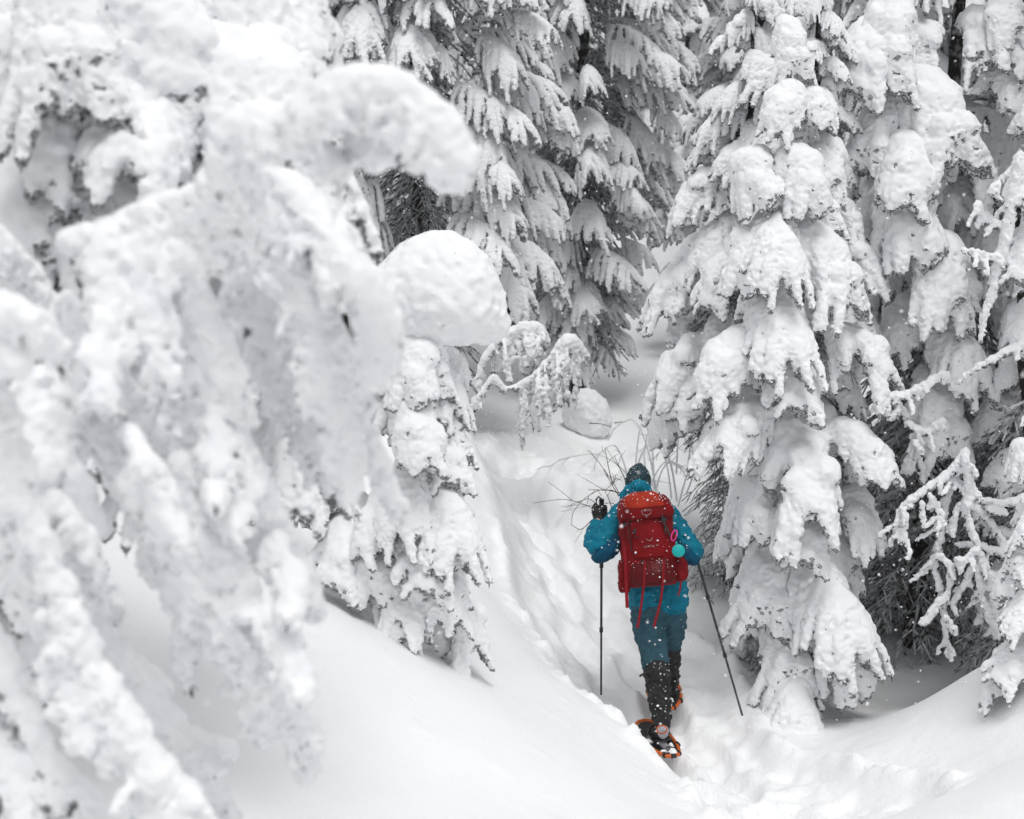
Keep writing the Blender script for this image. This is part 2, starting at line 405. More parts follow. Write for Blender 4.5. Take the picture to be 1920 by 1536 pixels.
def needle_mesh(tw, seed, name, dens=55, ln=.022):
    """twigs with needles under the snow"""
    r = np.random.default_rng(seed); V = []; F = []
    for pts, rad in tw:
        L = np.linalg.norm(np.diff(pts, axis=0), axis=1).sum(); n = int(L * dens)
        if n < 1: continue
        u = r.random(n) * (len(pts) - 1); i = u.astype(int); f = (u - i)[:, None]
        p = pts[i] * (1 - f) + pts[np.minimum(i + 1, len(pts) - 1)] * f
        t = pts[np.minimum(i + 1, len(pts) - 1)] - pts[i]; t /= np.linalg.norm(t, axis=1, keepdims=True) + 1e-9
        d = r.standard_normal((n, 3)); d[:, 2] = -np.abs(d[:, 2]) - .9; d += t * .8; d /= np.linalg.norm(d, axis=1, keepdims=True)
        w = np.cross(d, t); w /= np.linalg.norm(w, axis=1, keepdims=True) + 1e-9
        p = p - np.array([0, 0, .010]); l = (r.uniform(.5, 1.6, n) * ln)[:, None] + rad[i][:, None]
        b = len(V)
        q = np.stack([p - w * .004, p + w * .004, p + d * l + w * .0015, p + d * l - w * .0015], 1).reshape(-1, 3)
        V.extend(q.tolist()); F.extend((b + 4 * np.arange(n)[:, None] + np.arange(4)).tolist())
    tb = tube_mesh([(p, r_) for p, r_ in tw], 4, None, 'tmp')
    n0 = len(tb.vertices); co = np.zeros(n0 * 3, np.float32); tb.vertices.foreach_get('co', co)
    lp = np.zeros(len(tb.loops), np.int32); tb.loops.foreach_get('vertex_index', lp)
    bpy.data.meshes.remove(tb)
    V = np.vstack([co.reshape(-1, 3), np.array(V)]); F = np.vstack([lp.reshape(-1, 4), np.array(F) + n0])
    return np_mesh(name, V, F, [M_NEEDLE], smooth=False)

NEED = {'heavy': 1.2, 'comb': 1.25}
def make_proto(kind, i, vox, **kw):
    pr, tw = bough(seed=100 * i + hash(len(kind)) % 97, **kw)
    nd = kw.pop('needle', .55)
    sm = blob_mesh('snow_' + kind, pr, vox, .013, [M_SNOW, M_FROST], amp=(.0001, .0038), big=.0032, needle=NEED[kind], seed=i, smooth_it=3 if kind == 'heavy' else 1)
    nm = needle_mesh(tw, i, 'needles_' + kind)
    return sm, nm
HEAVY_P = [(.62, .27, 1.1, 1.1, 6, 1.0, 1.55), (.55, .31, 1.3, 1.1, 6, 1.3, 1.6), (.70, .26, .95, 1.05, 7, .9, 1.4), (.50, .24, 1.4, 1.15, 5, 1.3, 1.45), (.75, .34, 1.0, 1.05, 7, 1.4, 1.3), (.60, .24, 1.2, 1.05, 6, .9, 1.4), (.66, .31, 1.5, 1.0, 6, 1.5, 1.65), (.72, .30, 1.2, .8, 8, 1.5, .8)]
HEAVY = [make_proto('heavy', i, .009, L=L, W=W, droop=d, fat=f, n=n, hang=h, sub=2, pillow=pl) for i, (L, W, d, f, n, h, pl) in enumerate(HEAVY_P)]
COMB_P = [(1.15, .40, .75, .72, 13, 1.4, .55), (1.0, .45, .9, .68, 11, 1.6, .6), (1.3, .38, .65, .72, 14, 1.2, .5), (.9, .36, 1.0, .75, 10, 1.7, .75), (1.2, .5, .85, .62, 13, 1.3, .4)]
COMB = [make_proto('comb', 10 + i, .0098, L=L, W=W, droop=d, fat=f, n=n, hang=h, sub=2, pillow=pl, tipR=.015) for i, (L, W, d, f, n, h, pl) in enumerate(COMB_P)]

def place(tree, proto, loc, yaw, scale, tilt=0.0, roll=0.0):
    """one branch (twigs and needles) with its load of snow"""
    sm, nm = proto
    b = bpy.data.objects.new('branch', nm); COL.objects.link(b); b.parent = tree
    b.location = (loc[0] - tree.location.x, loc[1] - tree.location.y, loc[2] - tree.location.z)
    b.rotation_euler = (roll, -tilt, yaw); b.scale = (scale,) * 3 if np.isscalar(scale) else scale
    s = bpy.data.objects.new('snow_load', sm); COL.objects.link(s); s.parent = b
    return b

def trunk(tree, base, top, r0, r1, seed, low=0.0):
    r = np.random.default_rng(seed); n = 14
    base = np.array(base); top = np.array(top)
    pts = np.array([base * (1 - t) + top * t + np.array([r.normal() * .012, r.normal() * .012, 0]) for t in np.linspace(0, 1, n)])
    pts -= np.array(tree.location)
    return link('trunk', tube_mesh([(pts, np.linspace(r0, r1, n))], 10, [M_BARK], 'trunk'), tree)

def spruce(name, label, x, y, H, rad, n, protos, seed, z0=None, zlo=.0, scale=(.8, 1.15), profile=None, tilt=.0, cat='tree', group=None, tipz=None, front=0.35, rbark=None):
    """a snow-laden spruce: trunk + boughs spiralling up; rad = reach of the lowest boughs"""
    r = np.random.default_rng(seed); z = gz(x, y) if z0 is None else z0
    t = tag(empty(name, (x, y, z - .05)), label, cat, group)
    rb = rbark or H * .011 + .02
    trunk(t, (x, y, z - .1), (x, y, z + H), rb, .012, seed)
    yaw = r.random() * 6.28
    for i in range(n):
        u = (i + .5) / n
        hh = zlo + (H * .985 - zlo) * (1 - (1 - u) ** 1.25) if profile is None else zlo + (H - zlo) * u
        f = hh / H
        reach = rad * (1 - f) ** .8 * r.uniform(.72, 1.12) if profile is None else profile(hh) * r.uniform(.78, 1.1)
        reach = max(reach, .14)
        yaw += 2.399 + r.normal() * .25
        yv = yaw % (2 * math.pi)
        if math.sin(yv) > front and r.random() < .45 and y < 14: continue      # thinner on the far side
        p = protos[r.integers(len(protos))]
        L0 = LEN[id(p)]
        s = r.uniform(*scale) * (0.55 + .45 * min(1, reach / (rad * .7)))
        b0 = max(reach - L0 * s * .82, .0)          # base offset outwards from trunk
        sc = s
        if b0 <= 0.0: sc = max(reach / (L0 * .82), .22)
        place(t, p, (x + math.cos(yv) * b0, y + math.sin(yv) * b0, z + hh), yv, (sc, sc * r.uniform(.85, 1.15), sc * r.uniform(.85, 1.1)), tilt=tilt + r.normal() * .12 - f * .0, roll=r.normal() * .12)
    # snow-capped tip
    return t
LEN = {}
for P_, Ls in ((HEAVY, HEAVY_P), (COMB, COMB_P)):
    for p_, l_ in zip(P_, Ls): LEN[id(p_)] = l_[0]

def X(px, Y): return at(px, 768, Y)[0]
def extra(tree, items, protos, seed):
    """boughs set where the photograph shows them: (px, py, Y, yaw in degrees, scale)"""
    r = np.random.default_rng(seed)
    for px, py, Y, yaw, s in items:
        p = protos[r.integers(len(protos))]; L0 = LEN[id(p)] * s
        c = at(px, py, Y); yw = R(yaw)
        place(tree, p, (c[0] - math.cos(yw) * L0 * .45, c[1] - math.sin(yw) * L0 * .45, c[2] + .12 * s), yw, s, tilt=r.normal() * .08, roll=r.normal() * .1)

# ---- right-hand trees
hero = spruce('snowy_spruce', 'tall narrow spruce loaded with snow pillows, standing right beside the hiker', X(1502, 9.15), 9.15, 5.0, .66, 80, HEAVY, 21,
       profile=lambda h: np.interp(h, [0, .4, 1.5, 3.0, 4.0, 4.7, 5.0], [.32, .47, .50, .40, .26, .16, .1]), scale=(.75, 1.0))
extra(hero, [(1480, 60, 8.95, -90, .55), (1475, 200, 8.85, -100, .75), (1530, 190, 8.9, -60, .55), (1400, 330, 8.75, -120, .8), (1500, 330, 8.7, -80, .85), (1400, 480, 8.65, -120, .8), (1540, 470, 8.7, -50, .9), (1450, 440, 8.6, -95, .85),
             (1450, 590, 8.55, -95, .95), (1370, 680, 8.55, -120, .95), (1480, 720, 8.5, -85, .95), (1600, 650, 8.7, -40, .8), (1500, 860, 8.45, -85, 1.1), (1600, 850, 8.6, -45, .9), (1400, 790, 8.5, -120, .8), (1500, 990, 8.45, -85, .95),
             (1410, 950, 8.6, -110, .8), (1440, 1060, 8.65, -105, .9), (1540, 1110, 8.4, -75, 1.05), (1470, 1190, 8.6, -100, .85), (1490, 1300, 8.35, -95, .9), (1570, 1240, 8.45, -60, .9), (1610, 960, 8.7, -45, .7)], HEAVY, 3)
left_behind = spruce('snowy_spruce', 'greyer frosted spruce tucked behind the left flank of the tall narrow spruce', X(1385, 10.5), 10.5, 4.6, .75, 56, HEAVY + COMB[3:4], 22, zlo=1.35,
       profile=lambda h: np.interp(h, [0, 1, 2.5, 3.6, 4.6], [.55, .7, .62, .4, .15]))
t2 = spruce('snowy_spruce', 'big spruce with stacked snow pillows and a bare dark lower trunk at right', X(1745, 9.9), 9.9, 7.5, 1.2, 100, HEAVY[:3] + COMB, 23, zlo=2.25, scale=(.6, .85),
       profile=lambda h: np.interp(h, [0, 1.7, 3.0, 5, 7.5], [.7, .65, .75, .8, .3]), rbark=.085)
extra(t2, [(1630, 90, 9.3, -120, 1.15), (1740, 190, 9.2, -80, 1.05), (1700, 310, 9.1, -95, 1.1), (1690, 420, 9.05, -105, 1.1), (1765, 500, 9.0, -70, 1.0), (1870, 90, 9.4, -50, 1.1), (1760, 750, 9.0, -80, .9), (1640, 220, 9.3, -130, .8), (1790, 640, 9.0, -70, .8), (1800, 300, 9.4, -40, .8), (1700, 600, 9.2, -110, .8), (1660, 30, 9.3, -120, 1.0)], HEAVY, 5)
t3 = spruce('snowy_spruce', 'snow-laden spruce cut by the right edge of the picture', X(1990, 8.9), 8.9, 6.5, .8, 90, HEAVY, 24, zlo=.9)
t3b = spruce('snowy_spruce', 'small snowy spruce behind the snow mound in the lower right corner', X(1975, 7.2), 7.2, 1.8, .40, 34, HEAVY[3:], 25, scale=(.45, .65))

# ---- trees behind
bA = spruce('snowy_spruce', 'tall frosted spruce with hanging comb branches where the trail bends away', X(1085, 15.8), 15.8, 8.5, 1.5, 230, COMB, 31, scale=(.5, .78), zlo=.6, profile=lambda h: np.interp(h, [0, .9, 2.5, 5, 8.5], [.5, .6, 1.1, 1.15, .4]), rbark=.12)
bB = spruce('snowy_spruce', 'wide spruce with arching snowy branches behind the domed snow cap', X(790, 13.2), 13.2, 8.0, 1.6, 240, COMB, 32, scale=(.55, .85), zlo=1.5, profile=lambda h: np.interp(h, [0, 2.5, 5, 8], [1.3, 1.45, 1.2, .4]))
others = [(640, 17, 9, 1.8, 'grey spruce behind the domed snow cap, with dark twigs showing left of it at top'), (500, 12.5, 7.5, 1.4, 'spruce glimpsed through the gaps between the upper left boughs'),
          (1275, 27, 10, 1.7, 'dim spruce straight above the end of the trail'), (1400, 18.5, 9, 1.4, 'spruce standing behind the top of the tall narrow spruce'), (960, 19.5, 10, 1.8, 'spruce between the arching spruce and the comb-branched spruce at top'),
          (1160, 31, 11, 2.0, 'far dim spruce right behind the comb-branched spruce'), (1600, 13.6, 8.5, 1.6, 'shaded spruce in the dark gap between the two big right-hand spruces'), (1850, 13.5, 8, 1.6, 'shaded spruce behind the stacked pillows near the right edge'),
          (1480, 22, 11, 2.1, "distant spruce hidden behind the crown of the tall narrow spruce"), (1750, 20, 10, 2.0, "distant spruce behind the big spruce with the bare lower trunk"), (800, 24, 11, 2.2, "distant spruce straight behind the wide arching spruce"), (420, 20, 10, 2.0, "distant spruce behind the slim column of snow lumps at upper left"), (1960, 17.5, 9, 1.9, "distant spruce in the upper right corner behind the edge tree"), (1010, 27, 12, 2.3, "distant spruce left of the comb-branched spruce, between two nearer ones"), (1330, 32, 12, 2.5, "distant spruce at the top, left of the tall narrow spruce's tip"), (600, 29, 12, 2.5, "distant spruce behind the dark twigs left of the near arching bough"), (1650, 29, 12, 2.5, "distant spruce in the gap between the two big right-hand spruces"), (1900, 27, 11, 2.3, "distant spruce behind the leaning half-dead spruce"), (2080, 12, 8, 1.5, 'spruce just outside the right edge whose boughs reach into the upper right corner'),
          (1215, 37, 12, 2.4, 'farthest spruce closing the view straight up the trail'), (1290, 41, 12, 2.6, 'farthest spruce just right of the end of the trail'), (1110, 40, 12, 2.6, 'farthest spruce behind the comb-branched spruce')]
for i, (px, Y, H, rd, lab) in enumerate(others):
    spruce('snowy_spruce', lab or 'distant spruce of the snowy forest, mostly hidden behind the nearer trees', X(px, Y), Y, H, rd, 150 if Y < 20 else 90, COMB, 50 + i, scale=(.65, .95) if Y < 20 else (1.0, 1.4), zlo=.9, group='dim forest spruces behind the clearing')

# ------------------------------------------------------------------ dark twig tangle inside the trees
def tangle_mesh(seed, H=2.2, n=190, rad=.6):
    r = np.random.default_rng(seed); cs = []
    for i in range(n):
        a = r.random() * 6.28; z = r.random() * H; L = rad * r.uniform(.5, 1.1); m = 6; d = np.array([math.cos(a), math.sin(a), 0])
        P = np.array([d * L * s + np.array([0, 0, z - L * (.25 * s + .45 * s * s)]) for s in np.linspace(.04, 1, m)]) + r.normal(size=(m, 3)) * .008
        cs.append((P, np.linspace(.013, .006, m)))
        for q in range(7):
            s = r.integers(1, m - 1); l2 = r.uniform(.08, .2); w = np.array([-d[1], d[0], 0]) * r.choice([-1, 1]) * .7 + d * .5 + np.array([0, 0, -.5 + r.normal() * .2])
            cs.append((np.array([P[s], P[s] + w * l2 * .5, P[s] + w * l2 + np.array([0, 0, -.02])]), [.0075, .0065, .004]))
    return tube_mesh(cs, 4, [M_TANGLE], 'inner_twigs')
M_TANGLE = mat('frosted dead twigs', (.06, .055, .05), .9, .1, noisy(22, (.04, .038, .036), (.68, .69, .70), .34, .56))
TANG = [tangle_mesh(i) for i in (1, 2)]
def tangle(tree, x, y, z, k, s=1.0, yaw=0.0):
    o = bpy.data.objects.new('inner_twigs', TANG[k]); COL.objects.link(o); o.parent = tree
    o.location = (x - tree.location.x, y - tree.location.y, z - tree.location.z); o.rotation_euler = (0, 0, yaw); o.scale = (s,) * 3
    tag(o, kind='stuff')
for tr, px, Y, s in ((hero, 1500, 8.95, .9), (t2, 1745, 9.9, 1.25), (t3, 1990, 8.9, 1.0), (left_behind, 1375, 10.4, .8)):
    x = X(px, Y); z = gz(x, Y)
    for q in range(2 if tr is hero or tr is left_behind else 1): tangle(tr, x, Y, z + .1 + q * 1.6 * s, q % 2, s * (.62 if tr is hero else .75 if tr is left_behind else 1), q * 1.3)
for px, Y, dz, s in ((1680, 10.4, .0, .85), (1820, 10.2, .1, .95), (1750, 10.1, .9, .9), (1860, 9.6, .5, .8)): tangle(t2, X(px, Y), Y, gz(X(px, Y), Y) + dz, 1, s, px * .1)
for tr, px, Y, s in ((bA, 1085, 15.8, 1.0), (bB, 790, 13.2, 1.0)):
    x = X(px, Y); z = gz(x, Y)
    for q in range(3): tangle(tr, x, Y, z + .6 + q * 2.1, q % 2, s, q * 1.3)

# ------------------------------------------------------------------ branches drawn stroke by stroke (near tree, arching sapling, dead boughs)
def drawn(tree, strokes, Y, vox=.0066, k=.0065, seed=0, slope=0.0, fringe=1.2, amp=(.0002, .0034), big=.0025, needle=-1, needles=True, rs=1.0, fuzz=True, name='branch'):
    """strokes: lists of (px, py, radius px[, dY]); the branch lies around distance Y"""
    r = np.random.default_rng(seed); pr = []; tw = []
    for st in strokes:
        A = np.array([[*at(p[0], p[1], Y + (p[3] if len(p) > 3 else 0)), p[2] * pxm(Y, p[1]) * rs * (.66 if Y < 4 else .78)] for p in st])
        S = smooth_poly(A, 5) if len(A) > 2 else A
        S[:, 3] = np.maximum(S[:, 3], .004)
        if Y < 4:
            dy = r.choice([-1, 1]) * r.uniform(.04, .16); f = 1 + np.linspace(0, 1, len(S)) * dy / Y; S[:, :3] = CAM + (S[:, :3] - CAM) * f[:, None]
        S[:, 3] *= 1 + .10 * r.standard_normal(len(S))
        pr += chain(S[:, :3], S[:, 3], .45); tw.append((S[::3, :3] - np.array([0, 0, 1.0]) * S[::3, 3:4] * .35, np.clip(S[::3, 3] * .2, .002, .012)))
        if fringe > 0:
            for p in S:
                rad = p[3]
                if rad < .009: continue
                for _ in range(r.poisson(2.6 * fringe)):          # hanging lobes along the underside and flanks
                    d = np.array([r.choice([-1, 1]) * r.uniform(.35, 1.0), r.normal() * .28, -r.uniform(.15, .95)])
                    L = rad * r.uniform(1.0, 1.9); q0 = p[:3] + d * rad * .4; q1 = q0 + d * L * .55 + np.array([0, 0, -.12 * L]); q2 = q0 + d * L * .85 + np.array([0, 0, -.5 * L])
                    w = max(rad * r.uniform(.2, .36), .0085); pr += chain([q0, q1, q2], [w * 1.1, w, max(w * r.uniform(.55, .85), .006)], .4)
    b = link(name, needle_mesh([t for t in tw if len(t[0]) > 1], seed, 'needles_drawn', dens=60 if needles else 12), tree)
    b.location = (-tree.location.x, -tree.location.y, -tree.location.z)
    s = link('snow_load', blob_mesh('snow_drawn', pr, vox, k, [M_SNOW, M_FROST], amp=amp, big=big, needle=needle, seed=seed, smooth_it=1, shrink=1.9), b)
    return b

# the near tree whose boughs hang across the left of the picture
near = tag(empty('snowy_spruce', at(-260, 1500, 3.0)), 'huge near spruce whose thick snowy boughs hang across the left side', 'tree')
trunk(near, at(-330, 2400, 3.3), at(-330, -900, 3.3), .12, .05, 77)
drawn(near, [[(400, 350, 44), (430, 290, 44), (442, 235, 44), (480, 222, 38), (540, 225, 40), (590, 190, 52), (650, 165, 62), (720, 160, 66), (780, 188, 62), (825, 225, 52), (852, 265, 34), (865, 300, 16)],
             [(640, 200, 40), (700, 215, 40), (770, 235, 38)], [(560, 235, 24), (590, 275, 22), (625, 310, 19), (650, 338, 9)], [(690, 220, 36), (700, 270, 26), (722, 300, 12)], [(765, 240, 36), (772, 285, 20)], [(815, 250, 36), (838, 305, 26), (850, 335, 12)], [(470, 240, 40), (500, 270, 30)]],
      2.75, seed=1, rs=1.0)
drawn(near, [[(395, 355, 30), (330, 375, 42), (260, 400, 42), (200, 428, 40), (150, 438, 24), (122, 438, 20)], [(450, 250, 34), (445, 330, 44), (420, 400, 50), (350, 450, 60), (270, 470, 66), (220, 500, 62)],
             [(200, 440, 50), (185, 520, 46), (195, 600, 42), (180, 670, 36), (190, 740, 30)], [(290, 440, 52), (270, 530, 50), (280, 620, 44), (300, 690, 34)]], 2.8, seed=2)
# broad veil of fingers in the middle
drawn(near, [[(460, 290, 42), (520, 340, 50), (580, 380, 54), (620, 420, 40), (655, 440, 18)], [(540, 350, 50), (600, 430, 52), (650, 500, 48), (690, 560, 46), (700, 640, 38), (690, 700, 26)], [(640, 470, 40), (690, 520, 42), (720, 590, 36), (735, 650, 22)],
             [(480, 340, 46), (530, 450, 54), (570, 540, 58), (610, 630, 56), (640, 720, 50), (670, 800, 42), (705, 860, 30), (735, 920, 20), (750, 965, 12)], [(600, 640, 50), (610, 730, 46), (640, 810, 38), (650, 880, 26), (655, 930, 14)]], 3.05, seed=3)
drawn(near, [[(430, 370, 50), (450, 460, 50), (480, 550, 56), (520, 640, 60), (550, 720, 56), (580, 790, 44), (600, 850, 34), (625, 900, 20)], [(560, 700, 48), (610, 770, 40), (640, 830, 30)], [(470, 520, 44), (450, 600, 36), (470, 680, 30)]], 3.15, seed=4)
# long hanging fingers
drawn(near, [[(300, 460, 56), (350, 540, 60), (380, 620, 66), (395, 700, 70), (420, 780, 66), (450, 860, 62), (485, 930, 56), (520, 1000, 50), (550, 1060, 40), (575, 1110, 26), (590, 1150, 14)],
             [(520, 1010, 36), (545, 1080, 28), (545, 1130, 20), (540, 1160, 10)], [(400, 780, 40), (410, 850, 34), (400, 920, 22), (405, 940, 12)], [(450, 860, 40), (445, 930, 34), (435, 985, 18)]], 2.85, seed=5)
drawn(near, [[(250, 850, 34), (280, 880, 40), (300, 930, 36), (315, 975, 24), (330, 1000, 16)], [(240, 800, 30), (270, 860, 34)]], 2.7, seed=6)
drawn(near, [[(330, 860, 40), (340, 960, 42), (340, 1040, 46), (365, 1110, 38), (350, 1170, 26), (345, 1230, 18), (352, 1275, 14), (358, 1290, 8)], [(375, 1010, 44), (420, 1050, 48), (455, 1110, 48), (485, 1180, 46), (520, 1260, 44), (555, 1330, 42), (572, 1390, 28), (572, 1445, 14)],
             [(430, 1130, 40), (450, 1210, 40), (470, 1290, 38), (482, 1350, 26), (490, 1385, 14)], [(330, 1000, 30), (345, 1080, 40), (400, 1140, 40), (440, 1200, 30)], [(500, 1140, 30), (540, 1200, 34), (560, 1270, 26), (565, 1300, 12)]], 2.8, seed=7)
drawn(near, [[(120, 560, 44), (140, 640, 48), (130, 720, 50), (170, 790, 46), (215, 850, 40), (250, 920, 34), (270, 1000, 26), (290, 1060, 18), (300, 1100, 8)], [(140, 700, 44), (100, 780, 44), (120, 870, 36), (160, 940, 28), (180, 990, 14)], [(180, 640, 46), (220, 710, 46), (260, 780, 40), (300, 840, 34), (330, 900, 24)],
             [(60, 700, 44), (60, 780, 40), (80, 850, 30), (85, 900, 16)]], 2.95, seed=8)
drawn(near, [[(-20, 700, 44), (10, 800, 44), (30, 900, 42), (60, 990, 44), (95, 1070, 44), (120, 1150, 44), (160, 1230, 46), (200, 1310, 54), (250, 1390, 62), (300, 1460, 66), (350, 1530, 62), (400, 1600, 46)],
             [(100, 930, 26), (140, 990, 32), (160, 1050, 30), (175, 1110, 20), (175, 1150, 10)], [(40, 880, 30), (20, 960, 34), (50, 1040, 34), (60, 1120, 26), (75, 1180, 12)], [(120, 1150, 34), (110, 1240, 36), (130, 1320, 32), (150, 1390, 20)]], 2.6, seed=9)
drawn(near, [[(130, 1120, 40), (190, 1190, 42), (240, 1250, 44), (290, 1310, 44), (350, 1380, 34), (400, 1390, 26), (430, 1395, 13)], [(270, 1310, 46), (330, 1370, 50), (370, 1420, 46), (400, 1480, 38), (430, 1530, 22), (440, 1580, 12)], [(180, 1200, 30), (240, 1230, 26), (290, 1270, 20), (312, 1300, 9)], [(350, 1390, 26), (400, 1420, 18), (412, 1440, 8)]], 3.05, seed=10)
drawn(near, [[(-60, 1100, 50), (-20, 1200, 46), (20, 1290, 44), (60, 1370, 40), (110, 1440, 44), (170, 1500, 46), (230, 1580, 46)], [(-40, 1300, 40), (0, 1390, 34), (30, 1470, 40), (60, 1560, 40)]], 2.75, seed=11, needle=1.3)
drawn(near, [[(-100, 690, 60), (-40, 640, 90), (10, 610, 84), (60, 620, 64), (100, 650, 44), (120, 690, 24)], [(-60, 600, 80), (0, 580, 70), (60, 600, 50)], [(0, 650, 70), (40, 690, 40)]], 2.55, seed=12, fringe=0, amp=(.001, .002), big=.003, needle=-1, k=.02)
drawn(near, [[(-60, 420, 50), (20, 470, 46), (60, 540, 40), (90, 620, 34)], [(0, 800, 40), (50, 860, 40), (90, 950, 36), (140, 1020, 30), (200, 1100, 26), (215, 1150, 12)], [(300, 640, 50), (330, 740, 50), (350, 840, 46), (380, 920, 40), (420, 1000, 36), (460, 1080, 30)]], 3.2, seed=13)
for i, (px, py, Y, yaw, s) in enumerate([(-20, 1000, 3.5, -60, .8), (-10, 1230, 3.5, -70, .8), (20, 1480, 3.4, -60, .9), (-40, 1380, 3.0, -60, 1.0), (40, 880, 3.6, -40, .7), (430, 640, 3.9, -60, .8), (280, 760, 3.9, -70, .8), (520, 800, 4.0, -50, .7), (160, 800, 3.8, -60, .7)]):
    extra(near, [(px, py, Y, yaw, s * .8)], HEAVY, 300 + i)

# the tree above and behind it, upper left
upper = tag(empty('snowy_spruce', at(60, 900, 4.6)), 'soft grey snow-draped spruce filling the upper left corner', 'tree')
trunk(upper, at(40, 1300, 4.8), at(60, -900, 4.8), .09, .05, 78)
r_ = np.random.default_rng(91)
items = []
for row, py in enumerate(range(-60, 560, 66)):
    wmax = np.interp(py, [-60, 150, 300, 430, 560], [540, 520, 430, 330, 260])
    for px in np.arange(-90 + (row % 2) * 40, wmax, 95):
        items.append((px + r_.normal() * 18, py + r_.normal() * 16, 4.1 + r_.normal() * .15 + .0008 * abs(px - 150), -90 + (px - 100) * .16 + r_.normal() * 22, r_.uniform(.7, .95)))
extra(upper, items[::2], HEAVY[4:] + COMB[2:4], 17); extra(upper, items[1::2], HEAVY, 18)
for q in range(2): tangle(upper, at(60, 500, 4.8)[0], 4.8, 3.4 + q * 1.4, q % 2, .6, q)
column = spruce('snowy_spruce', 'slim column of snow lumps between the upper left spruce and the dark twigs', X(470, 7.2), 7.2, 4.6, .45, 80, HEAVY, 41, scale=(.5, .75), z0=2.0, profile=lambda h: np.interp(h, [0, 2.5, 4.6], [.5, .42, .25]))

# ------------------------------------------------------------------ small tree buried under a domed snow cap
capt = tag(empty('snowy_spruce', (X(815, 6.6), 6.6, gz(X(815, 6.6), 6.6))), 'small bent spruce under one big smooth domed cap of snow', 'tree')
trunk(capt, at(770, 1130, 6.8), at(800, 560, 6.65), .045, .03, 79)
extra(capt, [(790, 1150, 6.45, -80, .7), (850, 1140, 6.5, -50, .65), (730, 1120, 6.5, -120, .7)], HEAVY, 62)
extra(capt, [(775, 690, 6.3, -110, 0.65), (772, 790, 6.25, -70, 0.73), (792, 640, 6.4, -90, 0.52), (822, 700, 6.5, -60, 0.52), (807, 770, 6.5, -60, 0.60), (640, 1010, 6.5, -110, 0.86), (610, 930, 6.6, -120, 0.69), (700, 1040, 6.4, -100, 0.77), (812, 850, 6.4, -60, 0.69), (760, 880, 6.3, -120, 0.69), (822, 930, 6.3, -70, 0.73), (700, 760, 6.6, -150, 0.60), (720, 960, 6.4, -130, 0.69), (802, 1020, 6.25, -85, 0.77), (827, 1100, 6.35, -60, 0.69),
             (780, 1090, 6.4, -110, 0.69), (817, 1010, 6.6, -50, 0.65), (740, 1060, 6.5, -130, 0.60), (700, 650, 6.6, -140, 0.52), (822, 920, 6.6, -50, 0.60), (760, 1150, 6.3, -100, 0.52), (842, 690, 6.8, -30, 0.43)], HEAVY, 61)
cap = [(*at(800, 520, 6.5), .215), (*at(860, 525, 6.5), .205), (*at(755, 550, 6.45), .19), (*at(735, 590, 6.45), .14), (*at(900, 575, 6.5), .14), (*at(825, 500, 6.6), .20), (*at(830, 570, 6.4), .20), (*at(890, 560, 6.7), .17), (*at(790, 570, 6.7), .2), (*at(910, 610, 6.5), .105), (*at(720, 610, 6.45), .12), (*at(935, 615, 6.5), .06), (*at(860, 600, 6.4), .13), (*at(760, 610, 6.4), .11)]
cp_o = link('snow_cap', blob_mesh('snow_cap', cap, .012, .045, [M_SNOW], amp=(.0005, .0025), big=.004, seed=5), capt); cp_o.location = [-c for c in capt.location]

# ------------------------------------------------------------------ the hiker
M_JACKET = mat('blue shell fabric', (.003, .13, .24), .6, .12, noisy(14, (.001, .125, .195), (.002, .165, .25), .35, .65, bump=.5, bscale=16, dist=.02))
M_PANEL = mat('dark blue panel', (.002, .07, .13), .6, .12, noisy(14, (.001, .045, .09), (.001, .065, .12), .35, .65, bump=.5, bscale=18, dist=.02))
M_TROUSER = mat('slate blue trousers', (.03, .11, .155), .7, .12, noisy(11, (.024, .068, .092), (.036, .092, .122), .35, .65, bump=.6, bscale=13, dist=.03))
M_GAITER = mat('black gaiters', (.006, .006, .007), .6, .35, noisy(20, (.004, .004, .005), (.011, .011, .012), .4, .6, bump=.6, bscale=25, dist=.015))
M_GLOVE = mat('black glove', (.008, .008, .009), .6, .35)
M_SKIN = mat('skin', (.55, .32, .24), .5, .4)
M_HAIR = mat('hair', (.08, .045, .025), .6, .3)
M_HAT = mat('dark knit beanie', (.01, .03, .04), .95, .1, noisy(190, (.004, .016, .022), (.075, .12, .14), .38, .68, bump=.9, bscale=150, dist=.006))
M_RED = mat('dark red pack fabric', (.18, .004, .007), .6, .12, noisy(10, (.13, .002, .004), (.20, .003, .006), .35, .65, bump=.45, bscale=14, dist=.02))
M_LID = mat('orange red lid fabric', (.36, .03, .011), .6, .12, noisy(10, (.28, .018, .007), (.37, .028, .010), .35, .65, bump=.45, bscale=14, dist=.02))
M_DRED = mat('darker red mesh', (.13, .003, .006), .7, .2, noisy(120, (.06, .001, .002), (.12, .002, .004), .4, .6))  # darker red for the bottom pocket, straps and piping
M_STRAP = mat('red webbing', (.2, .004, .01), .6, .15)
M_BLACK = mat('black plastic', (.01, .01, .011), .4, .5)
M_ORANGE = mat('orange snowshoe tube', (.55, .11, .012), .45, .45)
M_BOOT = mat('pale grey boot heel', (.38, .39, .43), .6, .3)
M_PINK = mat('pink carabiner', (.85, .05, .33), .35, .5)
M_TEAL = mat('turquoise silicone', (.0, .36, .36), .5, .4)
M_POLE = mat('black carbon pole', (.02, .024, .027), .4, .5, noisy(40, (.012, .014, .016), (.05, .055, .06), .45, .6))
M_GREY = mat('grey stitching', (.33, .22, .22), .7, .2)

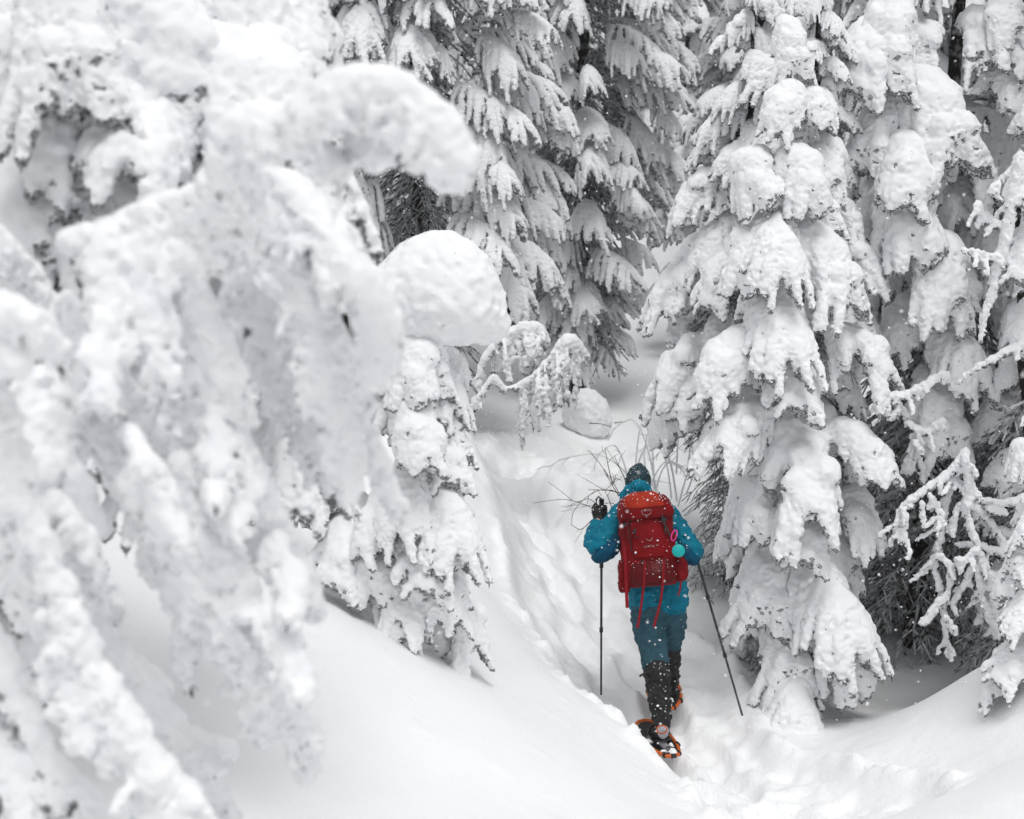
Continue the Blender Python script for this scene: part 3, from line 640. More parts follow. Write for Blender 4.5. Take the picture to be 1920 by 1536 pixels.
FEET = at(1238, 1385, 8.0)
person = tag(empty('person', FEET.tolist()), 'hiker seen from behind in blue jacket, dark beanie and black gaiters on the trail', 'person')
def wl(name, me, parent, root=None, mats=None):
    o = link(name, me, parent, mats); r0 = root or person
    if parent is r0: o.location = [-c for c in r0.location]
    return o
def C3(pts, step=.3):
    """chain from (px, py, Y, radius m)"""
    return chain([at(p[0], p[1], p[2]) for p in pts], [p[3] for p in pts], step)
def cols(pts, off, fr=1.0):
    out = []
    for s in (-1, 1):
        for q in chain([at(p[0], p[1], p[2]) + np.array([s * off[i], 0, 0]) for i, p in enumerate(pts)], [p[3] * fr for p in pts], .25): out.append(q)
    return out

# body: one continuous figure under the clothes
body = cols([(1234, 1130, 8.38, .075), (1226, 1060, 8.44, .07), (1214, 1000, 8.52, .08), (1206, 955, 8.57, .07)], [.06, .055, .075, .07])
body += C3([(1210, 1000, 8.5, .09), (1200, 940, 8.57, .055), (1197, 915, 8.58, .05)]) + C3([(1196, 905, 8.62, .062), (1196, 893, 8.62, .064)])
body += C3([(1172, 955, 8.5, .05), (1140, 1000, 8.44, .042), (1115, 1033, 8.42, .036), (1118, 1000, 8.52, .03), (1123, 972, 8.6, .024)])
body += C3([(1250, 965, 8.5, .05), (1280, 1005, 8.42, .042), (1302, 1035, 8.36, .036), (1299, 1032, 8.5, .03), (1297, 1030, 8.6, .024)])
body += C3([(1217, 1140, 8.34, .07), (1224, 1235, 8.22, .05), (1236, 1300, 8.08, .045), (1241, 1360, 8.0, .03), (1234, 1372, 8.08, .026), (1226, 1368, 8.18, .022)])
body += C3([(1254, 1140, 8.38, .07), (1261, 1210, 8.52, .042), (1256, 1250, 8.55, .04), (1256, 1292, 8.58, .026), (1254, 1296, 8.66, .022)])
hc = at(1196, 897, 8.6)
body += [(hc[0], hc[1] + .088, hc[2] - .018, .014), (hc[0], hc[1] + .08, hc[2] - .005, .012)]                       # nose
body += [(hc[0] + s * .074, hc[1] + .005, hc[2] - .012, .014) for s in (-1, 1)]                                        # ears
body += [(hc[0], hc[1] + .055, hc[2] - .065, .035), (hc[0], hc[1] + .078, hc[2] - .045, .010)]                         # chin, mouth
wl('body', blob_mesh('body', body, .009, .008, [M_SKIN], amp=(0, 0), big=0), person)
wl('hair', blob_mesh('hair', [(hc[0], hc[1] - .03, hc[2] - .03, .07), (hc[0], hc[1] - .045, hc[2] - .07, .055)], .01, .01, [M_HAIR], amp=(0, .003), big=0), person)

# jacket
jk = cols([(1235, 1128, 8.34, .108), (1232, 1090, 8.37, .108), (1226, 1050, 8.42, .11), (1216, 1000, 8.48, .112), (1209, 960, 8.53, .10), (1205, 945, 8.56, .08)], [.072, .072, .075, .085, .085, .06])
jk += cols([(1236, 1132, 8.35, .098), (1236, 1120, 8.35, .10)], [.088, .085])
larm = [(1168, 962, 8.52, .072), (1150, 990, 8.46, .078), (1130, 1015, 8.40, .074), (1116, 1025, 8.39, .066), (1116, 1008, 8.46, .062), (1120, 992, 8.54, .055), (1123, 984, 8.59, .047)]
rarm = [(1252, 968, 8.52, .068), (1268, 990, 8.45, .07), (1284, 1015, 8.40, .068), (1298, 1033, 8.37, .062), (1299, 1036, 8.46, .056), (1298, 1034, 8.56, .046)]
jk += C3(larm) + C3(rarm)
wl('jacket', blob_mesh('jacket', jk, .009, .014, [M_JACKET], amp=(.0005, .0012), big=.0045, seed=3), person)
wl('hood', blob_mesh('hood', C3([(1170, 940, 8.50, .036), (1180, 924, 8.50, .042), (1195, 914, 8.50, .046), (1212, 918, 8.50, .038)]) + C3([(1196, 925, 8.54, .06)]), .009, .014, [M_JACKET], amp=(.0005, .0012), big=.004, seed=4), person)
pan = C3([(1158, 1012, 8.37, .052), (1145, 1030, 8.34, .056), (1130, 1040, 8.335, .046), (1118, 1046, 8.345, .034)])
wl('sleeve_panel', blob_mesh('sleeve_panel', pan, .009, .01, [M_PANEL], amp=(.0005, .001), big=.003, seed=6), person)
pan = C3([(1276, 1026, 8.345, .044), (1288, 1044, 8.325, .046), (1303, 1051, 8.33, .034)])
wl('sleeve_panel', blob_mesh('sleeve_panel', pan, .009, .01, [M_PANEL], amp=(.0005, .001), big=.003, seed=7), person)
# trousers
tr_ = C3([(1212, 1138, 8.33, .105), (1214, 1165, 8.30, .103), (1222, 1205, 8.26, .088), (1228, 1235, 8.21, .086), (1230, 1250, 8.17, .082)])
tr_ += C3([(1258, 1138, 8.36, .098), (1258, 1160, 8.38, .092), (1260, 1190, 8.46, .072), (1259, 1208, 8.50, .066)])
tr_ += C3([(1222, 1132, 8.35, .10), (1248, 1132, 8.35, .10)])
wl('trousers', blob_mesh('trousers', tr_, .009, .012, [M_TROUSER], amp=(.0008, .0015), big=.0045, seed=8), person)
wl('pocket_flap', blob_mesh('flap', C3([(1190, 1168, 8.25, .012), (1205, 1172, 8.205, .012), (1222, 1173, 8.20, .010)]), .006, .006, [M_TROUSER], amp=(0, .001), big=.001, seed=9), person)
# gaiters
g1 = C3([(1232, 1258, 8.13, .085), (1234, 1285, 8.09, .075), (1238, 1320, 8.03, .062), (1241, 1350, 7.99, .054), (1242, 1358, 7.98, .052)])
g2 = C3([(1259, 1210, 8.50, .062), (1258, 1240, 8.54, .060), (1256, 1270, 8.56, .055), (1256, 1288, 8.57, .05)])
o = wl('gaiter', blob_mesh('gaiter', g1, .008, .008, [M_GAITER], amp=(.001, .002), big=.005, seed=10), person)
st = link('gaiter_strap', tube_mesh([([at(1199, 1268, 8.06), at(1210, 1262, 8.06), at(1225, 1258, 8.05)], [.007, .008, .007])], 6, [M_BLACK]), o)
wl('gaiter', blob_mesh('gaiter', g2, .008, .008, [M_GAITER], amp=(.001, .002), big=.005, seed=11), person)
# boots
b1 = C3([(1243, 1371, 7.965, .046), (1236, 1376, 8.05, .044), (1226, 1368, 8.20, .038)])
b2 = C3([(1256, 1298, 8.56, .042), (1253, 1296, 8.70, .036)])
bt = wl('boot', blob_mesh('boot', b1, .007, .008, [M_GAITER], amp=(.0005, .001), big=.001, seed=12), person)
link('heel_cup', blob_mesh('heel', C3([(1243, 1368, 7.942, .037), (1243, 1376, 7.942, .036)]), .006, .006, [M_BOOT], amp=(0, .001), big=.001), bt)
def ring(c, rx, rz, tilt, r, n=18, mats=None, ax=(1, 0, 0), ay=(0, 0, 1)):
    ax = np.array(ax, float); ay = np.array(ay, float)
    P = [np.array(c) + ax * rx * math.cos(a) + ay * rz * math.sin(a) for a in np.linspace(0, 2 * math.pi, n + 1)]
    return tube_mesh([(P, [r] * (n + 1))], 6, mats)
link('heel_ring', ring(at(1241, 1368, 7.898), .031, .027, 0, .0045, mats=[M_ORANGE]), bt)
wl('boot', blob_mesh('boot', b2, .007, .008, [M_GAITER], amp=(.0005, .001), big=.001, seed=13), person)
# beanie
hp_ = [(hc[0], hc[1] - .005, hc[2] + .000, .086), (hc[0], hc[1] - .008, hc[2] - .028, .088), (hc[0] + .004, hc[1], hc[2] + .04, .058), (hc[0] + .008, hc[1], hc[2] + .088, .018)]
ht = wl('beanie', blob_mesh('beanie', hp_, .006, .016, [M_HAT], amp=(.0012, .0012), big=.002, seed=14), person)
# gloves: palm, four fingers curled round the pole grip, thumb up the side
def glove(c, s):
    c = np.array(c); pr = []
    pr += chain([c + [0, 0, -.045], c + [0, .005, .0]], [.030, .036], .25) + chain([c + [.018 * s, 0, -.02], c + [.02 * s, .005, .015]], [.026, .026], .25)
    for q in range(4):
        z = .028 - .021 * q; L = (.9, 1, .95, .8)[q]
        pr += chain([c + [-.012 * s, -.012, z], c + [-.038 * s, .012, z + .004], c + [-.036 * s, .040 * L, z], c + [-.008 * s, .055 * L, z - .004], c + [.012 * s, .045 * L, z - .004]], [.013, .0125, .012, .011, .010], .3)
    pr += chain([c + [.03 * s, .01, -.005], c + [.036 * s, .022, .026], c + [.022 * s, .03, .05]], [.014, .012, .010], .3)
    return pr
lh = at(1124, 962, 8.62); rh = at(1296, 1031, 8.66)
gl = wl('glove', blob_mesh('glove', glove(lh, -1), .005, .004, [M_GLOVE], amp=(0, .0005), big=.001, seed=15), person)
link('glove_cuff', blob_mesh('cuff', C3([(1119, 988, 8.57, .043), (1122, 981, 8.59, .043), (1124, 972, 8.61, .041)]), .006, .006, [M_GAITER], amp=(0, .001), big=.001), gl)
wl('glove', blob_mesh('glove', glove(rh, 1), .005, .004, [M_GLOVE], amp=(0, .0005), big=.001, seed=16), person)

# trekking poles
def pole(label, top, tip):
    top = np.array(top); tip = np.array(tip); t = tag(empty('trekking_pole', tip.tolist()), label, 'trekking pole', 'trekking poles held by the hiker')
    d = top - tip; loc = lambda q: d * q
    link('shaft', tube_mesh([([loc(0), loc(.33)], [.0065, .007]), ([loc(.33), loc(.66)], [.008, .008]), ([loc(.66), loc(.90)], [.009, .009])], 8, [M_POLE]), t)
    link('grip', tube_mesh([([loc(.88), loc(.93), loc(.97), loc(1.0)], [.013, .016, .015, .017])], 8, [M_BLACK]), t)
    link('locking_lever', tube_mesh([([loc(.325), loc(.35)], [.012, .012])], 8, [M_BLACK]), t)
    link('locking_lever', tube_mesh([([loc(.655), loc(.68)], [.013, .013])], 8, [M_BLACK]), t)
    c = loc(1.0); link('wrist_strap', tube_mesh([([c, c + [-.02, -.01, .02], c + [-.035, -.01, .0], c + [-.03, -.015, -.05], c + [-.01, -.02, -.08]], [.006] * 5)], 6, [M_BLACK]), t)
    return t
pole('upright black trekking pole planted left of the hiker, below the raised glove', at(1128, 936, 8.64), at(1127, 1303, 8.52))
pole('slanting black trekking pole planted to the right of the hiker', at(1296, 1012, 8.70), at(1392, 1342, 8.24))

# snowshoes
def snowshoe(label, c, yaw, pitch, up=.0, L=.50, W=.19):
    t = tag(empty('snowshoe', c), label, 'snowshoe', 'snowshoes on the hiker\'s boots'); t.rotation_euler = (pitch, 0, yaw)
    a = np.linspace(0, 2 * math.pi, 33)
    P = np.array([[W / 2 * math.sin(q) * (1 - .16 * math.cos(q + math.pi)) , L / 2 * math.cos(q) * 1.0, .03 * max(0, math.cos(q)) ** 3 + .012] for q in a]); P[:, 0] = np.sign(P[:, 0]) * (W / 2) * np.abs(P[:, 0] / (W / 2)) ** .75
    link('frame', tube_mesh([(P, [.0115] * len(P))], 8, [M_ORANGE]), t)
    bm = bmesh.new(); vs = [bm.verts.new((p[0] * .97, p[1] * .97 * (.93 if p[1] > 0 else 1), p[2])) for p in P[:-1]]; f = bm.faces.new(vs); r_e = bmesh.ops.extrude_face_region(bm, geom=[f]); bmesh.ops.translate(bm, verts=[v for v in r_e['geom'] if isinstance(v, bmesh.types.BMVert)], vec=(0, 0, -.005))
    me = bpy.data.meshes.new('deck'); bm.to_mesh(me); bm.free(); link('deck', me, t, M_BLACK)
    for y in (-L * .44, -L * .2, L * .1, L * .36):
        w = W * .5 * math.sqrt(max(.05, 1 - (y / (L / 2)) ** 2))
        for s in (-1, 1): link('deck_clip', tube_mesh([([[s * w * 1.03, y - .016, .012], [s * w * 1.03, y + .016, .012]], [.0145, .0145])], 8, [M_BLACK]), t)
    link('deck_clip', tube_mesh([([[-.016, -L / 2, .012], [.016, -L / 2, .012]], [.0145, .0145])], 8, [M_BLACK]), t)
    link('binding', tube_mesh([([[-.055, .0, .02], [-.06, .02, .06], [-.03, .03, .095], [.03, .03, .095], [.06, .02, .06], [.055, 0, .02]], [.009] * 6), ([[-.05, -.06, .02], [-.052, -.09, .05], [0, -.125, .06], [.052, -.09, .05], [.05, -.06, .02]], [.007] * 5)], 6, [M_BLACK]), t)
    link('heel_plate', tube_mesh([([[0, -.16, .018], [0, -.05, .018]], [.022, .026])], 6, [M_BOOT]), t)
    pr = [(r1 * .06, r2, .014, .028) for r1, r2 in ((-1, .16), (.6, .12), (-.2, .2), (1, .03), (-1.1, -.02), (.3, -.2), (-.5, -.17), (0, -.23), (.8, -.12), (.2, .23))]
    link('snow_on_deck', blob_mesh('deck_snow', pr, .007, .012, [M_SNOW], amp=(.001, .004), big=.006, seed=40, cut=lambda ax: np.abs(ax[2][None, None, :] - .014) - .02 + 0 * ax[0][:, None, None] + 0 * ax[1][None, :, None]), t)
    return t
n1 = at(1236, 1380, 8.02)
snowshoe('near orange-framed snowshoe strapped to the left boot, its tail towards the viewer', (n1[0] - .005, n1[1] + .02, n1[2] - .05), R(16), R(-4))
n2 = at(1245, 1308, 8.56)
snowshoe('farther orange-framed snowshoe on the right boot, half buried in loose snow', (n2[0] + .005, n2[1] + .02, n2[2] + .0), R(-4), R(-4), W=.215)

# ------------------------------------------------------------------ backpack
PO = at(1223, 1098, 8.20); PT = at(1207, 930, 8.40)
Uv = (PT - PO); PH = np.linalg.norm(Uv); Uv = Uv / PH
Rv = np.array([1.0, -.05, .05]); Rv -= Uv * Rv.dot(Uv); Rv /= np.linalg.norm(Rv)
Nv = np.cross(Rv, Uv)            # towards the viewer
pack = tag(empty('backpack', PO.tolist()), 'dark red hiking backpack with orange-red lid on the hiker\'s back, speckled with snow', 'backpack')
def pk(u, v, w): return Rv * u + Uv * v + Nv * w          # right, up, outwards (local to the pack)
def pxp(px, py, w=.12):
    """point on the pack (u, v) seen at a pixel; solved on the plane w"""
    u = (px - 960) / FPX; v = (768 - py) / FPX; c, s = math.cos(PITCH), math.sin(PITCH); d = np.array([u, c + v * s, -s + v * c])
    o = PO + Nv * w; t = (o - CAM).dot(Nv) / d.dot(Nv); q = CAM + d * t - PO
    return q.dot(Rv), q.dot(Uv)
def loft(name, secs, e=2.6, n=28, mats=None, wob=.004, seed=0):
    """secs: (v, cu, cw, half width, half depth)"""
    r = np.random.default_rng(seed); V = []; F = []; S = smooth_poly(secs, 4); ph = r.random(6) * 6.28
    for i, (v, cu, cw, a, b) in enumerate(S):
        for q in range(n):
            t = 2 * math.pi * q / n; ct, st = math.cos(t), math.sin(t)
            k = 1 + wob / max(a, .02) * (math.sin(3 * t + ph[0] + v * 40) + math.sin(5 * t + ph[1] - v * 60))
            V.append(pk(cu + a * k * np.sign(ct) * abs(ct) ** (2 / e), v, cw + b * k * np.sign(st) * abs(st) ** (2 / e)))
    m = len(S)
    for i in range(m - 1):
        for q in range(n): F.append((i * n + q, i * n + (q + 1) % n, (i + 1) * n + (q + 1) % n, (i + 1) * n + q))
    for i in (0, m - 1):
        c = len(V); V.append(np.mean(V[i * n:(i + 1) * n], axis=0))
        for q in range(0, n, 2):
            f = (c, i * n + q, i * n + (q + 1) % n, i * n + (q + 2) % n); F.append(f[::-1] if i == 0 else f)
    me = np_mesh(name, V, F, mats); 
    bm = bmesh.new(); bm.from_mesh(me); bmesh.ops.recalc_face_normals(bm, faces=bm.faces); bm.to_mesh(me); bm.free()
    return me
H_ = PH
link('main_bag', loft('main_bag', [(-.005, 0, .0, .10, .04), (.0, 0, .0, .145, .075), (.04, 0, .0, .168, .095), (.15, .0, .0, .172, .10), (.3, -.002, .0, .172, .105), (.43, -.004, .0, .162, .10), (.50, -.004, 0, .15, .09), (.51, -.004, 0, .10, .06)], mats=[M_RED], seed=1), pack)
lid = link('lid', loft('lid', [(.405, 0, .01, .12, .10), (.41, 0, .012, .165, .122), (.45, -.002, .014, .172, .13), (.50, -.003, .01, .163, .125), (.545, -.004, .0, .135, .10), (.565, -.004, -.01, .08, .06)], mats=[M_RED], seed=2), pack)
link('lid_pocket', loft('lid_pocket', [(.470, -.005, .035, .10, .095), (.475, -.005, .04, .138, .112), (.51, -.006, .03, .140, .112), (.545, -.007, .015, .118, .098), (.576, -.007, -.005, .07, .055)], mats=[M_LID], wob=.002, seed=3), lid)
link('bottom_pocket', loft('bottom_pocket', [(.0, .005, .05, .07, .05), (.012, .005, .055, .12, .075), (.06, .006, .06, .142, .082), (.12, .006, .055, .135, .078), (.155, .006, .045, .10, .06), (.165, .006, .03, .06, .03)], mats=[M_DRED], e=2.3, seed=4), pack)
link('side_pocket', loft('side_pocket', [(-.03, -.165, -.02, .015, .04), (-.02, -.168, -.02, .03, .055), (.06, -.17, -.02, .034, .06), (.16, -.168, -.02, .022, .05), (.17, -.165, -.02, .012, .03)], mats=[M_RED], seed=5), pack)
link('side_pocket', loft('side_pocket', [(.01, .172, -.01, .02, .04), (.03, .178, .0, .04, .055), (.10, .183, .0, .042, .06), (.17, .178, -.01, .024, .05), (.18, .172, -.02, .012, .03)], mats=[M_RED], seed=6), pack)
link('front_panel', loft('front_panel', [(.17, .0, .085, .07, .02), (.18, .0, .088, .10, .022), (.30, -.002, .093, .105, .022), (.40, -.004, .09, .095, .02), (.41, -.004, .088, .07, .015)], mats=[M_RED], wob=.001, seed=7), pack)
def ribbon(name, pts, w, parent, m, th=.003, wdir=None, local=True):
    """flat strap through pack-local (u, v, w) points"""
    P = np.array([pk(*p) for p in pts]) if local else np.array(pts); P = smooth_poly(P, 4); tan = np.gradient(P, axis=0); V = []; F = []
    for i in range(len(P)):
        s = np.cross(tan[i], Nv); s /= np.linalg.norm(s) + 1e-9; nn = np.cross(s, tan[i]); nn /= np.linalg.norm(nn) + 1e-9
        for a, b in ((-1, -1), (1, -1), (1, 1), (-1, 1)): V.append(P[i] + s * a * w / 2 + nn * b * th / 2)
    for i in range(len(P) - 1):
        for q in range(4): F.append((i * 4 + q, i * 4 + (q + 1) % 4, i * 4 + 4 + (q + 1) % 4, i * 4 + 4 + q))
    F += [(3, 2, 1, 0), tuple(len(V) - 4 + q for q in range(4))]
    return link(name, np_mesh(name, V, F, [m], smooth=False), parent)
def strap_px(name, pts, w, m, wd=.12):
    return ribbon(name, [(*pxp(px, py, ww), ww) for px, py, ww in pts], w, pack, m)
strap_px('side_strap', [(1165, 975, .03), (1170, 1020, .07), (1173, 1060, .085), (1174, 1095, .08), (1176, 1140, .10)], .020, M_STRAP)
strap_px('hanging_strap', [(1209, 1052, .145), (1208, 1085, .148), (1205, 1115, .13), (1200, 1150, .12), (1195, 1178, .125)], .014, M_STRAP)
strap_px('hanging_strap', [(1245, 1050, .145), (1243, 1090, .146), (1238, 1130, .13), (1230, 1160, .125), (1226, 1176, .13)], .014, M_STRAP)
strap_px('hanging_strap', [(1277, 1088, .06), (1275, 1105, .06), (1271, 1118, .065)], .010, M_STRAP)
strap_px('compression_strap', [(1163, 1000, .075), (1180, 1003, .112), (1200, 1008, .125)], .010, M_DRED)
strap_px('lid_strap', [(1180, 968, .135), (1176, 985, .12), (1178, 1010, .12)], .014, M_DRED)
strap_px('lid_strap', [(1240, 962, .13), (1243, 975, .125), (1250, 990, .11), (1262, 1015, .08)], .012, M_BLACK)
def buckle(px, py, w, sx=.022, sy=.016):
    u, v = pxp(px, py, w); bm = bmesh.new(); bmesh.ops.create_cube(bm, size=1)
    bmesh.ops.scale(bm, vec=(sx, sy, .010), verts=bm.verts); bmesh.ops.bevel(bm, geom=bm.edges[:], offset=.003, segments=2, affect='EDGES')
    me = bpy.data.meshes.new('buckle'); bm.to_mesh(me); bm.free(); o = link('buckle', me, pack, M_BLACK)
    M = Matrix((( *Rv,), (*Uv,), (*Nv,))).transposed().to_4x4(); M.translation = Vector(pk(u, v, w)); o.matrix_local = M; return o
buckle(1172, 984, .118, .026, .022); buckle(1190, 996, .125, .018, .03); buckle(1245, 974, .128, .03, .028); buckle(1205, 1053, .14, .024, .014); buckle(1246, 1051, .14, .024, .014); buckle(1190, 938, .12, .02, .014)
link('zip', tube_mesh([([pk(-.105, .40, .10), pk(-.112, .33, .106), pk(-.108, .22, .104)], [.0025] * 3)], 5, [M_BLACK]), pack)
link('zip', tube_mesh([([pk(.098, .40, .10), pk(.104, .36, .106), pk(.106, .30, .106)], [.003] * 3)], 5, [M_BLACK]), pack)
link('lid_piping', tube_mesh([([pk(-.12 + .24 * t, .478 - .022 * math.sin(math.pi * t), .118 + .018 * math.sin(math.pi * t)) for t in np.linspace(0, 1, 9)], [.0025] * 9)], 5, [M_DRED]), lid)
for sx in (-1, 1):
    link('shoulder_strap', tube_mesh([([pk(sx * .08, .46, -.09), pk(sx * .11, .52, -.14), pk(sx * .13, .48, -.27), pk(sx * .14, .33, -.31), pk(sx * .16, .2, -.26), pk(sx * .17, .1, -.12)], [.018, .022, .024, .02, .012, .009])], 8, [M_DRED]), pack)
link('hip_belt', tube_mesh([([pk(.17 * math.cos(a) * 1.15, .03, -.12 + .17 * math.sin(a)) for a in np.linspace(0, 2 * math.pi, 20)], [.018] * 20)], 8, [M_DRED]), pack)
def text(s, size, u, v, w, parent, m, name='lettering', bend=0):
    cu = bpy.data.curves.new('txt', 'FONT'); cu.body = s; cu.size = size; cu.extrude = .0008; cu.align_x = 'CENTER'; cu.align_y = 'CENTER'; cu.space_character = 1.15
    to = bpy.data.objects.new('txt', cu); COL.objects.link(to); dg = bpy.context.evaluated_depsgraph_get(); me = bpy.data.meshes.new_from_object(to.evaluated_get(dg)); bpy.data.objects.remove(to)
    if bend:
        for vv in me.vertices: vv.co.y -= bend * vv.co.x ** 2
    o = link(name, me, parent, m); M = Matrix(((*Rv,), (*Uv,), (*Nv,))).transposed().to_4x4()
    M.translation = Vector(pk(u, v, w)); o.matrix_local = M @ Matrix.Rotation(R(3), 4, 'Z'); return o
u, v = pxp(1212, 957, .147); text('OSPREY', .017, u, v, .146, lid, M_GREY, bend=3.0)
link('emblem', tube_mesh([([pk(u - .030, v - .006, .146), pk(u - .024, v - .022, .147), pk(u, v - .030, .147), pk(u + .024, v - .022, .147), pk(u + .030, v - .006, .146)], [.001, .0022, .0028, .0022, .001]), ([pk(u - .007, v - .033, .147), pk(u, v - .042, .147), pk(u + .007, v - .033, .147)], [.0015, .002, .0015])], 5, [M_GREY]), lid)
u, v = pxp(1221, 1024, .117); text('KESTREL 38', .0155, u, v, .1175, pack, M_GREY)
u, v = pxp(1219, 1014, .117)
link('emblem', tube_mesh([([pk(u - .024, v + .014, .117), pk(u - .012, v + .003, .118), pk(u + .002, v, .118), pk(u + .012, v + .012, .118), pk(u + .016, v + .022, .117)], [.0008, .002, .003, .0022, .0008])], 5, [M_GREY]), pack)

cc = pxp(1264, 1004, .10); p0 = PO + pk(cc[0], cc[1], .10)
cara = tag(empty('carabiner', p0.tolist()), 'pink oval carabiner clipped to the right side of the red backpack', 'carabiner')
A = np.linspace(0, 2 * math.pi, 25); tl = R(-24)
P = [np.array(pk(*(lambda x, y: (x * math.cos(tl) - y * math.sin(tl), x * math.sin(tl) + y * math.cos(tl), 0))(.015 * math.cos(a), .034 * math.sin(a)))) for a in A]
link('hook', tube_mesh([(P[:20], [.0034] * 20)], 8, [M_PINK]), cara); link('gate', tube_mesh([(P[19:], [.003] * 6)], 8, [M_PINK]), cara)
cd = pxp(1272, 1033, .12); p1 = PO + pk(cd[0], cd[1], .125)
disc = tag(empty('folding_cup', p1.tolist()), 'round turquoise folding cup dangling from the pink carabiner', 'cup')
V = []; F = []
for w, r0 in ((-.012, .033), (-.008, .0385), (.004, .0395), (.007, .037), (.0075, .0)):
    for q in range(32): V.append(pk(r0 * math.cos(q * math.pi / 16), r0 * math.sin(q * math.pi / 16), w))
for i in range(4):
    for q in range(32): F.append((i * 32 + q, i * 32 + (q + 1) % 32, i * 32 + 32 + (q + 1) % 32, i * 32 + 32 + q))
link('lid', np_mesh('lid', V, F, [M_TEAL]), disc)
link('loop', tube_mesh([([pk(-.008, .038, 0), pk(-.012, .052, -.004), pk(-.006, .060, -.01), pk(-.002, .040, 0)], [.003] * 4)], 6, [M_TEAL]), disc)

# snow caught on clothes and pack
def specks(name, parent, objs, n, seed, size=(.0015, .0045), root=None, up=.25):
    r = np.random.default_rng(seed); V = []; F = []; O = np.array([[1, 0, 0], [0, 1, 0], [-1, 0, 0], [0, -1, 0], [0, 0, 1], [0, 0, -1]], float); Q = [(0, 1, 4), (1, 2, 4), (2, 3, 4), (3, 0, 4), (1, 0, 5), (2, 1, 5), (3, 2, 5), (0, 3, 5)]
    for me in objs:
        nv = len(me.vertices); co = np.zeros(nv * 3); me.vertices.foreach_get('co', co); co = co.reshape(-1, 3); no = np.zeros(nv * 3, np.float32); me.vertices.foreach_get('normal', no); no = no.reshape(-1, 3)
        w = np.clip(no[:, 2] + up, .03, None) ** 1.3 * (no[:, 1] < .3); w = w / w.sum()
        for i in r.choice(nv, n, p=w):
            s = r.uniform(*size) * (1 + 1.3 * (r.random() < .10)); b = len(V); jit = r.normal(size=3) * .003
            V += [co[i] + jit + no[i] * .0005 + q * s * [1, 1, .8] for q in O @ np.diag(r.uniform(.7, 1.3, 3))]; F += [(a + b, c + b, d + b, d + b) for a, c, d in Q]
    me = bpy.data.meshes.new(name); me.from_pydata([tuple(v) for v in V], [], [f[:3] for f in F]); me.materials.append(M_FLAKE)
    o = link(name, me, parent); tag(o, kind='stuff'); return o
byname = lambda root, names: [c.data for c in root.children if c.name.split('.')[0] in names and c.data]
for nm, n in (('jacket', 110), ('hood', 25), ('trousers', 60), ('gaiter', 60), ('beanie', 150), ('glove', 22), ('boot', 30), ('sleeve_panel', 14)):
    s_o = specks('snow_specks', person, byname(person, [nm]), n, 200 + n, size=(.0018, .0045) if nm != 'beanie' else (.0008, .0024)); s_o.location = person.location * -1
specks('snow_specks', pack, byname(pack, ['main_bag', 'front_panel']), 60, 1); specks('snow_specks', pack, byname(pack, ['bottom_pocket', 'lid']), 70, 2); specks('snow_specks', pack, byname(pack, ['side_pocket']), 12, 3)
specks('snow_specks', lid, [c.data for c in lid.children if c.name.startswith('lid_pocket')], 60, 4)
specks('snow_specks', lid, [lid.data], 45, 6, size=(.0015, .0055), up=-.5)

# ------------------------------------------------------------------ dead snow-covered boughs at the right edge
def antler(tree, strokes, Y, seed, name='dead_branch', rs=1.05):
    r = np.random.default_rng(seed); pr = []; tw = []
    for st in strokes:
        dy = r.normal() * .05
        S = smooth_poly(np.array([[*at(p[0], p[1], Y + dy), p[2] * pxm(Y, p[1]) * rs] for p in st]), 5); S[:, 3] *= 1 + .08 * r.standard_normal(len(S))
        S[:, :3] += r.normal(size=(len(S), 3)) * .004
        pr += chain(S[:, :3], S[:, 3] * .85, .4); tw.append((S[:, :3] - np.array([0, 0, 1]) * S[:, 3:4] * .8, S[:, 3] * .3))
        for p in S[::2]:
            if r.random() < .55:
                d = np.array([r.normal() * .6, r.normal() * .5, -.8]); L = r.uniform(.03, .12); w = r.uniform(.005, .010)
                Q = [p[:3], p[:3] + d * L * .6, p[:3] + d * L + np.array([r.normal() * .01, 0, -.02])]; pr += chain(Q, [w, w * 1.05, w * .6], .5); tw.append((np.array(Q) - [0, 0, .006], np.array([.003, .002, .001])))
    b = link(name, tube_mesh(tw, 6, [M_BARK]), tree); b.location = [-c for c in tree.location]
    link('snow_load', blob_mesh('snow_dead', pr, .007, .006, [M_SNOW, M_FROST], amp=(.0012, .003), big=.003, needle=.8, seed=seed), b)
dead = tag(empty('dead_spruce', (X(1945, 8.7), 8.7, gz(X(1945, 8.7), 8.7))), 'leaning half-dead spruce with bare antler-like snowy boughs at the right edge', 'tree')
trunk(dead, at(1960, 1330, 8.8), at(1900, 330, 8.5), .05, .02, 81)
antler(dead, [[(1812, 850, 11), (1800, 865, 9), (1765, 898, 9), (1722, 928, 9), (1696, 950, 8), (1684, 985, 6), (1672, 1015, 4)], [(1696, 955, 6), (1696, 990, 5), (1700, 1015, 4)], [(1684, 985, 4), (1686, 1003, 3)], [(1730, 940, 4), (1731, 988, 3)], [(1764, 905, 4), (1768, 930, 3)],
             [(1808, 855, 9), (1818, 900, 9), (1822, 930, 10), (1810, 950, 9), (1824, 1000, 8), (1836, 1032, 7), (1850, 1060, 6)], [(1814, 930, 7), (1794, 960, 6), (1789, 1008, 4)], [(1770, 898, 5), (1795, 902, 7), (1815, 918, 7)], [(1783, 905, 5), (1775, 940, 5), (1768, 985, 6), (1758, 1040, 5)], [(1745, 930, 4), (1763, 958, 5), (1770, 985, 5)]], 8.35, 1)
